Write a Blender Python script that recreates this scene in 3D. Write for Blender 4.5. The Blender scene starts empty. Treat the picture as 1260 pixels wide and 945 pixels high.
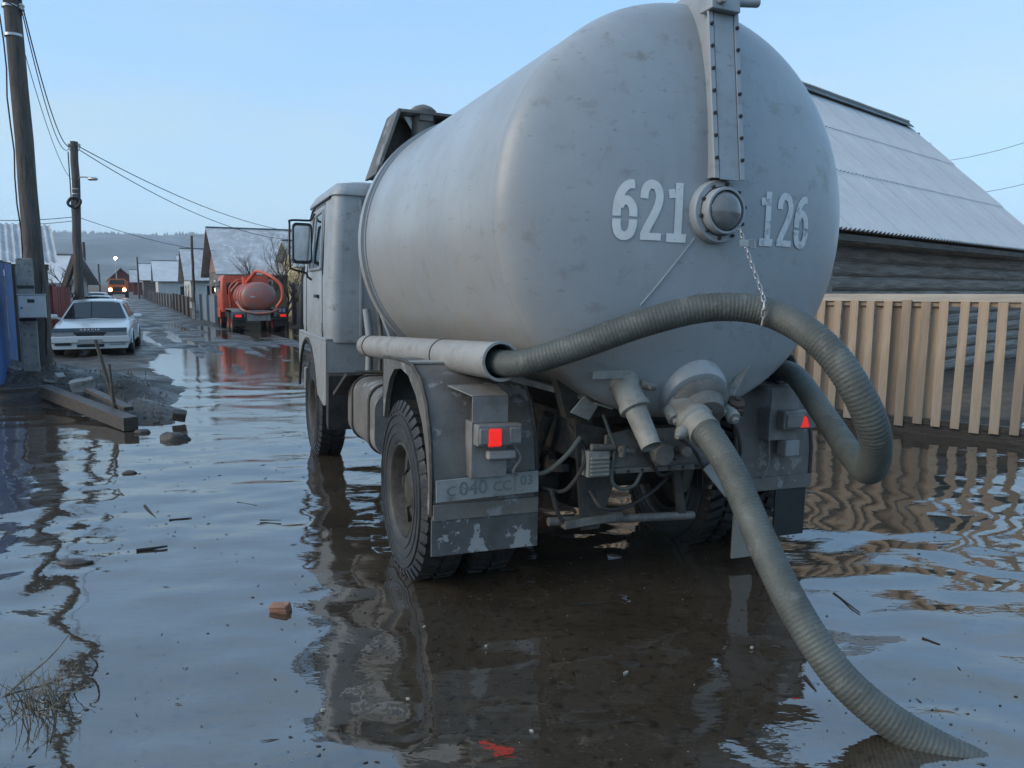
import bpy, bmesh, math, random
from mathutils import Vector, Matrix, noise as mnoise
random.seed(7)
rad = math.radians
sc = bpy.context.scene
COL = sc.collection

# ------------------------------------------------------------------ camera
cam_d = bpy.data.cameras.new('camera'); cam = bpy.data.objects.new('camera', cam_d); COL.objects.link(cam)
HC, PITCH = 1.679, rad(6.894)
cam.location = (0, 0, HC); cam.rotation_euler = (math.pi/2 - PITCH, 0, 0)
cam_d.sensor_width = 36; cam_d.lens = 36*946/1260; cam_d.clip_start = .05; cam_d.clip_end = 20000
sc.camera = cam
# ------------------------------------------------------------------ sky
SUN_AZ = rad(-113)        # direction towards the low sun, clockwise from +Y
SUN_EL = rad(26)
w = bpy.data.worlds.new('World'); sc.world = w; w.use_nodes = True
nt = w.node_tree; N = nt.nodes; N.clear()
out = N.new('ShaderNodeOutputWorld'); bg = N.new('ShaderNodeBackground')
sky = N.new('ShaderNodeTexSky'); sky.sky_type = 'NISHITA'; sky.sun_disc = False
sky.sun_elevation = SUN_EL; sky.sun_rotation = SUN_AZ; sky.altitude = 500
sky.air_density = 1.0; sky.dust_density = 0.6; sky.ozone_density = 1.6
# thin high cloud veil, brightening the sky a little in soft streaks
tc = N.new('ShaderNodeTexCoord'); mp = N.new('ShaderNodeMapping'); mp.inputs['Scale'].default_value = (1.2, 1.2, 6.0)
nz = N.new('ShaderNodeTexNoise'); nz.inputs['Scale'].default_value = 2.2; nz.inputs['Detail'].default_value = 6; nz.inputs['Roughness'].default_value = .55
cr = N.new('ShaderNodeValToRGB'); cr.color_ramp.elements[0].position = .38; cr.color_ramp.elements[0].color = (0, 0, 0, 1)
cr.color_ramp.elements[1].position = .75; cr.color_ramp.elements[1].color = (.85, .85, .85, 1)
mx = N.new('ShaderNodeMix'); mx.data_type = 'RGBA'
bw = N.new('ShaderNodeRGBToBW'); cmb = N.new('ShaderNodeMix'); cmb.data_type = 'RGBA'; cmb.blend_type = 'MULTIPLY'; cmb.inputs[0].default_value = 1
cmb.inputs[7].default_value = (1.32, 1.12, .86, 1)
L = nt.links.new
L(tc.outputs['Generated'], mp.inputs[0]); L(mp.outputs[0], nz.inputs['Vector']); L(nz.outputs[0], cr.inputs[0])
sz = N.new('ShaderNodeSeparateXYZ'); L(tc.outputs['Generated'], sz.inputs[0]); hr = N.new('ShaderNodeMapRange'); hr.inputs[1].default_value = 0; hr.inputs[2].default_value = .32; hr.inputs[3].default_value = .8; hr.inputs[4].default_value = 0; L(sz.outputs[2], hr.inputs[0])
mxm = N.new('ShaderNodeMath'); mxm.operation = 'ADD'; mxm.use_clamp = True; L(cr.outputs[0], mxm.inputs[0]); L(hr.outputs[0], mxm.inputs[1])
L(mxm.outputs[0], mx.inputs[0]); L(sky.outputs[0], mx.inputs[6]); L(sky.outputs[0], bw.inputs[0]); L(bw.outputs[0], cmb.inputs[6])
# thin even veil over the whole sky: flattens the clear-air gradient to the pale even blue of the photograph
gam = N.new('ShaderNodeGamma'); gam.inputs[1].default_value = .34
tnt = N.new('ShaderNodeMix'); tnt.data_type = 'RGBA'; tnt.blend_type = 'MULTIPLY'; tnt.inputs[0].default_value = 1; tnt.inputs[7].default_value = (1.52, 2.30, 3.08, 1)
L(cmb.outputs[2], mx.inputs[7]); L(mx.outputs[2], gam.inputs[0]); L(gam.outputs[0], tnt.inputs[6]); L(tnt.outputs[2], bg.inputs[0]); L(bg.outputs[0], out.inputs[0])
bg.inputs[1].default_value = .15
# ------------------------------------------------------------------ sun (soft: it has only just cleared the thin cloud)
sd = bpy.data.lights.new('sun', 'SUN'); sd.energy = 1.5; sd.angle = rad(40); sd.color = (1, .82, .62)
so = bpy.data.objects.new('sun', sd); COL.objects.link(so)
sdir = Vector((math.sin(SUN_AZ)*math.cos(SUN_EL), math.cos(SUN_AZ)*math.cos(SUN_EL), math.sin(SUN_EL)))
so.rotation_euler = sdir.to_track_quat('Z', 'Y').to_euler(); so.location = (-20, -5, 20)
vs = sc.view_settings
vs.view_transform = 'Standard'; vs.look = 'None'; vs.gamma = 1; vs.use_curve_mapping = False; vs.exposure = 0.60
sc.cycles.max_bounces = 6; sc.cycles.volume_bounces = 2; sc.cycles.use_denoising = True
sc.cycles.caustics_reflective = False; sc.cycles.caustics_refractive = False

# ------------------------------------------------------------------ materials
MATS = {}
def nodes_of(m): return m.node_tree.nodes, m.node_tree.links.new
def mat(name, col, rough=.6, metal=0., col2=None, scale=3., thr=(.4, .62), detail=8., bump=0., bscale=40., stretch=(1, 1, 1),
        rvar=.12, col3=None, scale3=12., thr3=(.55, .62), emit=None, estr=1., spec=.5, coat=0., bdist=.01, mid=None):
    """procedural principled: two-tone noise colour, optional third (patch) colour, roughness variation, bump"""
    m = bpy.data.materials.new(name); m.use_nodes = True; n, l = nodes_of(m); b = n['Principled BSDF']
    b.inputs['Metallic'].default_value = metal; b.inputs['Specular IOR Level'].default_value = spec; b.inputs['Coat Weight'].default_value = coat
    t = n.new('ShaderNodeTexCoord'); mp = n.new('ShaderNodeMapping'); mp.inputs['Scale'].default_value = stretch; l(t.outputs['Object'], mp.inputs[0])
    col2 = col2 or tuple(c*.72 for c in col)
    z = n.new('ShaderNodeTexNoise'); z.inputs['Scale'].default_value = scale; z.inputs['Detail'].default_value = detail; z.inputs['Roughness'].default_value = .62
    l(mp.outputs[0], z.inputs['Vector'])
    r = n.new('ShaderNodeValToRGB'); e = r.color_ramp.elements; e[0].position, e[1].position = thr
    e[0].color = (*col, 1); e[1].color = (*col2, 1); l(z.outputs[0], r.inputs[0]); c_out = r.outputs[0]
    if col3:
        z3 = n.new('ShaderNodeTexNoise'); z3.inputs['Scale'].default_value = scale3; z3.inputs['Detail'].default_value = 9; z3.inputs['Roughness'].default_value = .68
        l(mp.outputs[0], z3.inputs['Vector']); r3 = n.new('ShaderNodeValToRGB'); e = r3.color_ramp.elements
        e[0].position, e[1].position = thr3; e[0].color = (0, 0, 0, 1); e[1].color = (1, 1, 1, 1); l(z3.outputs[0], r3.inputs[0])
        mm = n.new('ShaderNodeMix'); mm.data_type = 'RGBA'; l(r3.outputs[0], mm.inputs[0]); l(c_out, mm.inputs[6]); mm.inputs[7].default_value = (*col3, 1); c_out = mm.outputs[2]
    l(c_out, b.inputs['Base Color'])
    mr = n.new('ShaderNodeMapRange'); mr.inputs[3].default_value = max(.02, rough-rvar); mr.inputs[4].default_value = min(1, rough+rvar)
    l(z.outputs[0], mr.inputs[0]); l(mr.outputs[0], b.inputs['Roughness'])
    if bump:
        zb = n.new('ShaderNodeTexNoise'); zb.inputs['Scale'].default_value = bscale; zb.inputs['Detail'].default_value = 5; l(mp.outputs[0], zb.inputs['Vector'])
        bp = n.new('ShaderNodeBump'); bp.inputs['Strength'].default_value = bump; bp.inputs['Distance'].default_value = bdist
        l(zb.outputs[0], bp.inputs['Height']); l(bp.outputs[0], b.inputs['Normal'])
    if emit:
        b.inputs['Emission Color'].default_value = (*emit, 1); b.inputs['Emission Strength'].default_value = estr
    MATS[name] = m
    return m
def M(n): return MATS[n]
def weather(name, streak, dust_glow, zlo, zhi, scuff):
    m = MATS[name]; n, l = nodes_of(m); b = n['Principled BSDF']; src = b.inputs['Base Color'].links[0].from_socket
    t = n.new('ShaderNodeTexCoord')
    def layer(src, scale, stretch, thr, col, detail=6, mul=None, amt=1.):
        mp = n.new('ShaderNodeMapping'); mp.inputs['Scale'].default_value = stretch; l(t.outputs['Object'], mp.inputs[0])
        z = n.new('ShaderNodeTexNoise'); z.inputs['Scale'].default_value = scale; z.inputs['Detail'].default_value = detail; z.inputs['Roughness'].default_value = .65; l(mp.outputs[0], z.inputs['Vector'])
        mr = n.new('ShaderNodeMapRange'); mr.inputs[1].default_value, mr.inputs[2].default_value = thr; mr.inputs[4].default_value = amt; l(z.outputs[0], mr.inputs[0]); f = mr.outputs[0]
        if mul is not None: mu = n.new('ShaderNodeMath'); mu.operation = 'MULTIPLY'; l(f, mu.inputs[0]); l(mul, mu.inputs[1]); f = mu.outputs[0]
        mx = n.new('ShaderNodeMix'); mx.data_type = 'RGBA'; l(f, mx.inputs[0]); l(src, mx.inputs[6]); mx.inputs[7].default_value = (*col, 1); return mx.outputs[2]
    src = layer(src, 2.0, (7, 7, .55), (.50, .74), streak, amt=.6)
    src = layer(src, 7.0, (1, 1, 1.6), (.58, .68), scuff, 10, amt=.6)
    src = layer(src, 16.0, (1, .3, 2.5), (.63, .67), scuff, 12, amt=.8)
    if dust_glow:  # tint growing downwards: road dust, and on the tank painted-in warm light
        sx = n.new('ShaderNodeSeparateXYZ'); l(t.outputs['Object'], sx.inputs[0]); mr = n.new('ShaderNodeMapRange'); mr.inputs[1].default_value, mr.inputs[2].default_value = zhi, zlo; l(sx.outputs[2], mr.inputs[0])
        my = n.new('ShaderNodeMapRange'); my.inputs[1].default_value, my.inputs[2].default_value = -.45, -.05; my.inputs[3].default_value = .3; l(sx.outputs[1], my.inputs[0])  # weaker towards the rear dish, which the painted warm light leaves cool
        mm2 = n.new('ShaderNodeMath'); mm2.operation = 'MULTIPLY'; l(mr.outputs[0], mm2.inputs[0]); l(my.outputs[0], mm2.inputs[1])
        src = layer(src, 2.6, (1, 1, 1), (.22, .58), dust_glow, 9, mm2.outputs[0], .9)
    l(src, b.inputs['Base Color'])

# ------------------------------------------------------------------ mesh helpers
class MB:
    def __init__(s): s.v = []; s.f = []
    def add(s, vs, fs):
        o = len(s.v); s.v += [tuple(v) for v in vs]; s.f += [tuple(i+o for i in f) for f in fs]; return s
    def box(s, x0, x1, y0, y1, z0, z1, mt=None):
        vs = [Vector((x, y, z)) for z in (z0, z1) for y in (y0, y1) for x in (x0, x1)]
        if mt: vs = [mt @ v for v in vs]
        return s.add(vs, [(0, 2, 3, 1), (4, 5, 7, 6), (0, 1, 5, 4), (2, 6, 7, 3), (0, 4, 6, 2), (1, 3, 7, 5)])
    def beam(s, a, b, w, h, up=(0, 0, 1), roll=0):
        a, b = Vector(a), Vector(b); d = (b-a); ln = d.length; d.normalize(); up = Vector(up)
        if abs(d.dot(up)) > .98: up = Vector((0, 1, 0))
        r = d.cross(up).normalized(); u = r.cross(d)
        if roll: q = Matrix.Rotation(roll, 3, d); r = q @ r; u = q @ u
        vs = [a+r*(sx*w/2)+u*(sz*h/2)+d*(t*ln) for t in (0, 1) for sz in (-1, 1) for sx in (-1, 1)]
        return s.add(vs, [(0, 1, 3, 2), (4, 6, 7, 5), (0, 4, 5, 1), (2, 3, 7, 6), (0, 2, 6, 4), (1, 5, 7, 3)])
    def tube(s, pts, r, n=10, caps=True):
        pts = [Vector(p) for p in pts]; k = len(pts); rs = r if isinstance(r, (list, tuple)) else [r]*k
        ref = None; rings = []
        for i, p in enumerate(pts):
            d = (pts[min(i+1, k-1)]-pts[max(i-1, 0)]).normalized()
            if ref is None: ref = d.orthogonal().normalized()
            ref = (ref-d*ref.dot(d)); ref = ref.normalized() if ref.length > 1e-6 else d.orthogonal().normalized()
            q = d.cross(ref)
            rings.append([p+(ref*math.cos(2*math.pi*j/n)+q*math.sin(2*math.pi*j/n))*rs[i] for j in range(n)])
        vs = [v for g in rings for v in g]
        fs = [(i*n+j, i*n+(j+1) % n, (i+1)*n+(j+1) % n, (i+1)*n+j) for i in range(k-1) for j in range(n)]
        if caps: fs += [tuple(reversed(range(n))), tuple((k-1)*n+j for j in range(n))]
        return s.add(vs, fs)
    def cyl(s, a, b, r, r2=None, n=16): return s.tube([a, b], [r, r if r2 is None else r2], n)
    def lathe(s, prof, origin, axis, n=32, close=False, squash=None, caps=True):
        """prof: (t along axis, radius)"""
        o = Vector(origin); d = Vector(axis).normalized(); e = d.orthogonal().normalized()
        if abs(d.z) < .9: e = Vector((0, 0, 1)); e = (e-d*e.dot(d)).normalized()
        q = d.cross(e); vs = []
        sq = squash or (1, 1)
        for t, r in prof:
            vs += [o+d*t+(e*math.cos(2*math.pi*j/n)*sq[0]+q*math.sin(2*math.pi*j/n)*sq[1])*r for j in range(n)]
        k = len(prof); fs = [(i*n+j, i*n+(j+1) % n, (i+1)*n+(j+1) % n, (i+1)*n+j) for i in range(k-1) for j in range(n)]
        if close: fs += [((k-1)*n+j, (k-1)*n+(j+1) % n, (j+1) % n, j) for j in range(n)]
        elif caps:
            if prof[0][1] > 1e-5: fs.append(tuple(reversed(range(n))))
            if prof[-1][1] > 1e-5: fs.append(tuple((k-1)*n+j for j in range(n)))
        return s.add(vs, fs)
    def prism(s, poly, axis, a, b):
        """2D outline extruded along axis 0/1/2 from a to b; outline coords are the other two axes in order"""
        def mk(p, t):
            q = [0, 0, 0]; o = [i for i in range(3) if i != axis]; q[axis] = t; q[o[0]] = p[0]; q[o[1]] = p[1]; return q
        n = len(poly); vs = [mk(p, a) for p in poly]+[mk(p, b) for p in poly]
        fs = [tuple(range(n)), tuple(reversed(range(n, 2*n)))]+[(i, i+n, (i+1) % n+n, (i+1) % n) for i in range(n)]
        return s.add(vs, fs)
    def grid(s, P):
        """P[i][j] points -> quads"""
        r, c = len(P), len(P[0]); return s.add([v for row in P for v in row], [(i*c+j, i*c+j+1, (i+1)*c+j+1, (i+1)*c+j) for i in range(r-1) for j in range(c-1)])
    def mesh(s, name, sharp=38):
        me = bpy.data.meshes.new(name); me.from_pydata(s.v, [], s.f)
        bm = bmesh.new(); bm.from_mesh(me); bmesh.ops.recalc_face_normals(bm, faces=bm.faces); bm.to_mesh(me); bm.free()
        if sharp:
            me.polygons.foreach_set('use_smooth', [True]*len(me.polygons)); me.set_sharp_from_angle(angle=rad(sharp))
        me.update(); return me
    def build(s, name, m, parent=None, bevel=0, sharp=38, loc=None, rot=None):
        me = s.mesh(name, sharp); return link(name, me, m, parent, bevel, loc, rot)
def link(name, me, m, parent=None, bevel=0, loc=None, rot=None):
    if m and not me.materials: me.materials.append(M(m) if isinstance(m, str) else m)
    o = bpy.data.objects.new(name, me); COL.objects.link(o)
    if parent: o.parent = parent
    if loc: o.location = loc
    if rot: o.rotation_euler = rot
    if bevel:
        md = o.modifiers.new('bevel', 'BEVEL'); md.width = bevel; md.segments = 2; md.limit_method = 'ANGLE'; md.angle_limit = rad(40); md.harden_normals = True
    return o
def tag(o, label=None, cat=None, group=None, kind=None):
    if label: o['label'] = label
    if cat: o['category'] = cat
    if group: o['group'] = group
    if kind: o['kind'] = kind
    return o
def empty(name, loc=(0, 0, 0), rot=(0, 0, 0)):
    o = bpy.data.objects.new(name, None); o.empty_display_size = .2; COL.objects.link(o); o.location = loc; o.rotation_euler = rot; return o
def copy_tree(o, parent=None):
    c = o.copy(); COL.objects.link(c); c.parent = parent
    for ch in o.children: copy_tree(ch, c)
    return c
def spline(pts, sub=10):
    """Catmull-Rom through pts"""
    P = [Vector(p) for p in pts]; P = [P[0]*2-P[1]]+P+[P[-1]*2-P[-2]]; o = []
    for i in range(1, len(P)-2):
        a, b, c, d = P[i-1:i+3]
        for k in range(sub):
            t = k/sub; o.append(.5*((2*b)+(c-a)*t+(2*a-5*b+4*c-d)*t*t+(3*b-a-3*c+d)*t**3))
    o.append(P[-2]); return o
def resample(pts, step):
    o = [pts[0]]; acc = 0
    for a, b in zip(pts, pts[1:]):
        l = (b-a).length; d = step-acc
        while d <= l and l > 0: o.append(a.lerp(b, d/l)); d += step
        acc = (acc+l) % step
    return o
def rounded(x0, x1, z0, z1, r, k=5):
    o = []
    for cx, cz, a0 in ((x1-r, z1-r, 0), (x0+r, z1-r, 90), (x0+r, z0+r, 180), (x1-r, z0+r, 270)):
        for i in range(k+1): a = rad(a0+90*i/k); o.append((cx+r*math.cos(a), cz+r*math.sin(a)))
    return o
def sstep(a, b, x):
    t = max(0., min(1., (x-a)/(b-a))); return t*t*(3-2*t)
def nz3(x, y, z=0): return mnoise.noise(Vector((x, y, z)))
def fbm(x, y, z=0, oc=4):
    s = 0; a = .5
    for i in range(oc): s += a*nz3(x, y, z+i*7.3); x *= 2.1; y *= 2.1; a *= .5
    return s
def text_mesh(txt, size, ext=.001):
    c = bpy.data.curves.new('t', 'FONT'); c.body = txt; c.size = size; c.extrude = ext; c.resolution_u = 3; c.align_x = 'CENTER'; c.align_y = 'CENTER'
    o = bpy.data.objects.new('t', c); COL.objects.link(o); dg = bpy.context.evaluated_depsgraph_get()
    me = bpy.data.meshes.new_from_object(o.evaluated_get(dg)); bpy.data.objects.remove(o); bpy.data.curves.remove(c); me.materials.clear(); return me
def pix(px, py, Y):
    """direction of a photo pixel at forward distance Y"""
    u = (px-630)/946; v = -(py-472.5)/946; c, s = math.cos(PITCH), math.sin(PITCH); d = Vector((u, c+v*s, -s+v*c)); return Vector((0, 0, HC))+d*(Y/d.y)

# palette
mat('tank_paint', (.375, .415, .445), .36, col2=(.305, .338, .365), scale=1.6, thr=(.35, .7), col3=(.25, .25, .24), scale3=5.5, thr3=(.58, .72), bump=.10, bscale=9, bdist=.012, rvar=.1)
mat('cab_paint', (.36, .40, .43), .45, col2=(.295, .325, .345), scale=3, col3=(.17, .165, .15), scale3=7, thr3=(.58, .7), bump=.1, bscale=20)
mat('grey_tube', (.36, .36, .345), .55, col2=(.29, .285, .27), scale=4, col3=(.16, .15, .135), scale3=14, thr3=(.62, .68), bump=.15, bscale=30)
mat('fender_paint', (.15, .146, .138), .6, col2=(.085, .08, .074), scale=4, col3=(.27, .28, .28), scale3=4.2, thr3=(.57, .60), bump=.25, bscale=30)
mat('flap_worn', (.11, .11, .108), .6, col2=(.075, .073, .07), scale=6, col3=(.33, .335, .33), scale3=3.6, thr3=(.50, .515), bump=.2, bscale=30)
mat('chassis', (.035, .034, .032), .7, col2=(.07, .062, .05), scale=9, col3=(.10, .09, .075), scale3=16, thr3=(.55, .7), bump=.4, bscale=40)
mat('dusty_steel', (.19, .185, .17), .6, col2=(.11, .105, .095), scale=9, col3=(.26, .26, .24), scale3=14, thr3=(.58, .68), bump=.3, bscale=40)
mat('pale_valve', (.33, .33, .30), .6, col2=(.22, .215, .195), scale=8, col3=(.12, .11, .095), scale3=18, thr3=(.6, .68), bump=.3, bscale=40)
mat('rubber', (.022, .022, .023), .62, col2=(.045, .042, .038), scale=10, col3=(.085, .075, .06), scale3=22, thr3=(.58, .7), bump=.3, bscale=60)
mat('tyre_rubber', (.028, .028, .029), .38, col2=(.05, .048, .045), scale=7, col3=(.075, .068, .055), scale3=11, thr3=(.56, .68), bump=.2, bscale=60)
mat('hose_rubber', (.105, .118, .108), .58, col2=(.068, .077, .071), scale=5, col3=(.17, .175, .158), scale3=14, thr3=(.57, .72), bump=.35, bscale=70)
mat('white_digit', (.80, .82, .81), .6, col2=(.72, .74, .73), scale=9, col3=(.42, .445, .46), scale3=26, thr3=(.63, .67), bump=.1)
mat('white_digit_worn', (.74, .76, .755), .6, col2=(.66, .68, .675), scale=9, col3=(.42, .445, .46), scale3=24, thr3=(.54, .60), bump=.1)
mat('glass_dark', (.018, .024, .028), .06, rvar=.03, spec=.6)
mat('sight_glass', (.10, .11, .12), .10, col2=(.15, .155, .155), scale=8, rvar=.05, spec=.7, coat=.5)
mat('mirror_glass', (.55, .6, .65), .05, metal=1, rvar=.02)
mat('black_plastic', (.02, .021, .023), .45)
mat('red_lamp', (.7, .02, .02), .25, emit=(1, .03, .02), estr=.38)
mat('lamp_body', (.24, .238, .23), .55, col2=(.17, .166, .158), scale=10, bump=.2)
mat('plate_white', (.30, .315, .305), .55, col2=(.24, .25, .24), scale=8, col3=(.19, .185, .17), scale3=12)
mat('plate_ink', (.17, .185, .18), .6)
mat('galvanised', (.45, .46, .47), .35, metal=.8)
mat('rust', (.085, .055, .04), .8, col2=(.05, .038, .03), scale=8, bump=.3)
mat('fresh_wood', (.60, .455, .325), .75, col2=(.44, .325, .225), scale=2.2, thr=(.35, .65), stretch=(9, 9, .7), col3=(.28, .20, .135), scale3=3.0, thr3=(.60, .66), bump=.2, bscale=8)
mat('fresh_wood_b', (.44, .335, .24), .75, col2=(.33, .245, .175), scale=2.6, thr=(.35, .65), stretch=(9, 9, .7), col3=(.25, .185, .13), scale3=3.0, thr3=(.58, .66), bump=.2, bscale=8)
mat('rail_wood', (.56, .51, .43), .75, col2=(.45, .40, .335), scale=2, stretch=(.8, .8, 9), bump=.2, bscale=8)
mat('old_log', (.42, .385, .35), .85, col2=(.22, .195, .17), scale=2.2, thr=(.38, .62), stretch=(.5, 8, 8), col3=(.55, .525, .495), scale3=2.6, thr3=(.60, .70), bump=.9, bscale=6, bdist=.05)
mat('old_plank', (.12, .105, .09), .8, col2=(.07, .062, .053), scale=3, stretch=(1, 6, 6), col3=(.17, .15, .13), scale3=5, thr3=(.58, .68), bump=.5, bscale=12)
mat('wet_timber', (.075, .062, .05), .5, col2=(.045, .038, .032), scale=3, stretch=(1, 7, 7), col3=(.13, .115, .10), scale3=6, bump=.5, bscale=12)
mat('pole_wood', (.115, .10, .09), .85, col2=(.065, .058, .052), scale=3, stretch=(7, 7, .6), col3=(.17, .155, .14), scale3=4, thr3=(.56, .68), bump=.6, bscale=9, bdist=.02)
mat('slate', (.60, .62, .63), .8, col2=(.51, .53, .545), scale=1.1, thr=(.36, .66), col3=(.44, .45, .455), scale3=5, thr3=(.58, .75), bump=.15, bscale=30)
mat('slate_old', (.48, .495, .505), .85, col2=(.37, .38, .385), scale=.9, thr=(.36, .66), col3=(.62, .64, .65), scale3=2.5, thr3=(.5, .66), bump=.15)
mat('ridge_tin', (.16, .19, .20), .5, metal=.4)
mat('concrete', (.30, .295, .28), .9, col2=(.23, .225, .21), scale=5, col3=(.15, .145, .13), scale3=9, bump=.3, bscale=50)
mat('box_paint', (.56, .58, .59), .5, col2=(.48, .49, .49), scale=5)
mat('blue_tin', (.07, .19, .44), .5, col2=(.055, .15, .36), scale=2, rvar=.1)
mat('dark_steel', (.03, .032, .035), .6)
mat('red_tin', (.22, .045, .035), .55, col2=(.17, .035, .03), scale=2)
mat('white_car', (.66, .68, .68), .22, col2=(.60, .62, .62), scale=1.2, col3=(.40, .39, .37), scale3=2.2, thr3=(.62, .8), coat=.5, rvar=.06)
mat('dark_car', (.035, .037, .042), .25, coat=.5)
mat('silver_car', (.33, .34, .35), .28, coat=.5)
mat('deflector', (.02, .035, .05), .15)
mat('headlamp_glass', (.34, .36, .37), .12)
mat('truck_red', (.62, .10, .045), .4, col2=(.50, .08, .04), scale=2, col3=(.2, .08, .06), scale3=4, thr3=(.6, .75))
mat('tank_red', (.50, .12, .085), .42, col2=(.40, .105, .08), scale=1.4, col3=(.26, .20, .18), scale3=1.6, thr3=(.40, .62))
mat('truck_orange', (.55, .14, .035), .45, col2=(.45, .11, .03), scale=2)
mat('headlight_on', (1, .9, .7), .3, emit=(1, .80, .46), estr=22)
mat('street_lamp_on', (1, 1, 1), .3, emit=(.9, .97, 1), estr=30)
mat('house_log', (.20, .185, .165), .85, col2=(.12, .105, .09), scale=1.2, stretch=(.3, .3, 9), bump=.4, bscale=6)
mat('house_pink', (.30, .20, .185), .85, col2=(.24, .165, .15), scale=2)
mat('house_white', (.55, .56, .55), .85, col2=(.47, .475, .46), scale=2)
mat('house_yellow', (.58, .52, .30), .85, col2=(.50, .45, .26), scale=2)
mat('house_brick', (.17, .045, .04), .85, col2=(.12, .035, .03), scale=3)
mat('frame_white', (.65, .66, .65), .6)
mat('window_pane', (.03, .04, .05), .08, rvar=.03)
mat('fence_grey', (.17, .165, .165), .8, col2=(.11, .105, .105), scale=2, stretch=(5, 5, .6), bump=.3)
mat('fence_blue', (.22, .27, .31), .7, col2=(.17, .21, .245), scale=2, stretch=(5, 5, .6))
mat('fence_brown', (.13, .105, .09), .85, col2=(.085, .07, .06), scale=2, stretch=(5, 5, .6))
mat('bark', (.085, .075, .068), .9, col2=(.05, .045, .04), scale=8, bump=.3)
mat('reed', (.26, .22, .16), .9, col2=(.14, .115, .085), scale=30)
mat('wire', (.025, .027, .03), .6)
mat('porcelain', (.5, .5, .48), .3)
mat('stone', (.075, .07, .063), .6, col2=(.04, .037, .034), scale=14, bump=.5, bscale=40)
mat('brick_clay', (.32, .17, .115), .8, col2=(.22, .11, .075), scale=20, bump=.4, bscale=60)
mat('debris_dark', (.018, .016, .014), .7, col2=(.03, .026, .022), scale=20)
mat('litter_pale', (.42, .41, .37), .7)
mat('forest', (.05, .06, .058), .95, col2=(.09, .095, .09), scale=.03, thr=(.4, .6))

weather('tank_paint', (.315, .34, .36), (.40, .355, .30), .9, 2.5, (.24, .25, .255))  # beige on the lower flanks: dust plus low horizon light painted into the colour
weather('cab_paint', (.31, .32, .325), (.25, .22, .185), .4, 1.6, (.25, .255, .255))
weather('grey_tube', (.27, .26, .24), None, 0, 1, (.17, .16, .145))
weather('fender_paint', (.13, .125, .115), (.22, .195, .165), .1, 1.2, (.10, .095, .09))
# ------------------------------------------------------------------ terrain
TRUCK_LOC = Vector((.727, 4.314, 0)); TRUCK_YAW = rad(22.543); TRUCK_ROLL = .025
TM = Matrix.Translation(TRUCK_LOC) @ Matrix.Rotation(TRUCK_YAW, 4, 'Z') @ Matrix.Rotation(TRUCK_ROLL, 4, 'Y')
HEAPS = [(-7.7, 12.9, 1.4, .42), (-6.35, 12.0, .9, .38), (-5.05, 10.45, .55, .29), (-9.4, 12.5, 1.3, .38), (-5.75, 11.35, .62, .30), (-11.0, 12.8, 2.0, .40), (-4.6, 9.8, .36, .14)]
def us(x, y): return .9*x+.44*y, -.44*x+.9*y
def height(x, y):
    u, s = us(x, y)
    z = -.10+.03*fbm(x*.5, y*.5, 2, 3)
    road = -.002-.035*sstep(26, 32, s)*sstep(3, 4.5, u)*sstep(48, 40, s)+.03*sstep(15, 20, s)*sstep(.8, -.8, u-.3)
    if s > 36: road += .0095*(s-36)*min(1, (s-36)/30)
    t = sstep(12.5, 17.5, s+.9*fbm(x*.35, y*.35, 5, 3)*3)
    near = min(1, 60/max(60., y))
    # churned mud: ruts along the street plus lumps
    rut = .055*nz3(u*1.9, s*.13, 1)+.055*nz3(u*4.3, s*.28, 3)+.020*fbm(x*2.4, y*2.4, 9, 3)
    z = z*(1-t)+(road+rut*near*1.05)*t
    # right-hand verge and left-hand plots
    z += (.34+.08*fbm(x*.6, y*.6, 4))*sstep(6.1, 7.6, u)*sstep(18, 24, s)
    z += (.12+.05*fbm(x*.6, y*.6, 4))*sstep(9.0, 10.6, u)*sstep(24, 18, s)
    z += (.30+.08*fbm(x*.6, y*.6, 6))*sstep(-1.9, -3.0, u)*sstep(12.5, 15, s)
    for hx, hy, r, h in HEAPS:
        d2 = ((x-hx)**2+(y-hy)**2)/(r*r)
        if d2 < 6: z += h*math.exp(-d2*1.25)*(1+.5*fbm(x*2.2, y*2.2, 8, 3))
    return z
def graded(lo, hi, d0, far, g):
    a = []; v = lo
    while v < hi: a.append(v); v += d0
    o = []; d = d0; v = hi
    while v < far: o.append(v); d *= g; v += d
    l = []; d = d0; v = lo-d0
    while v > -far: l.append(v); d *= g; v -= d
    return sorted(l+a+o)
xs = graded(-15, 7, .17, 5200, 1.17); ys = graded(7, 36, .17, 5200, 1.13)
g = MB(); g.grid([[(x, y, height(x, y)) for x in xs] for y in ys])
gm = g.mesh('ground', 0); gm.polygons.foreach_set('use_smooth', [True]*len(gm.polygons))
at = gm.attributes.new('verge', 'FLOAT', 'POINT')
vv = []
for v in gm.vertices:
    u, s = us(v.co.x, v.co.y)
    vv.append(max(sstep(5.9, 7.0, u+.5*fbm(v.co.x*.8, v.co.y*.8, 3))*sstep(17, 22, s), sstep(-2.2, -3.4, u)*sstep(12, 15, s), sstep(9, 10, u), sstep(150, 240, s)))
at.data.foreach_set('value', vv)
m = bpy.data.materials.new('mud'); m.use_nodes = True; n, l = nodes_of(m); b = n['Principled BSDF']
t = n.new('ShaderNodeTexCoord'); z1 = n.new('ShaderNodeTexNoise'); z1.inputs['Scale'].default_value = 2.2; z1.inputs['Detail'].default_value = 9; z1.inputs['Roughness'].default_value = .65
l(t.outputs['Object'], z1.inputs['Vector'])
r1 = n.new('ShaderNodeValToRGB'); e = r1.color_ramp.elements; e[0].position = .35; e[0].color = (.034, .029, .024, 1); e[1].position = .7; e[1].color = (.088, .074, .058, 1); l(z1.outputs[0], r1.inputs[0])
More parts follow.
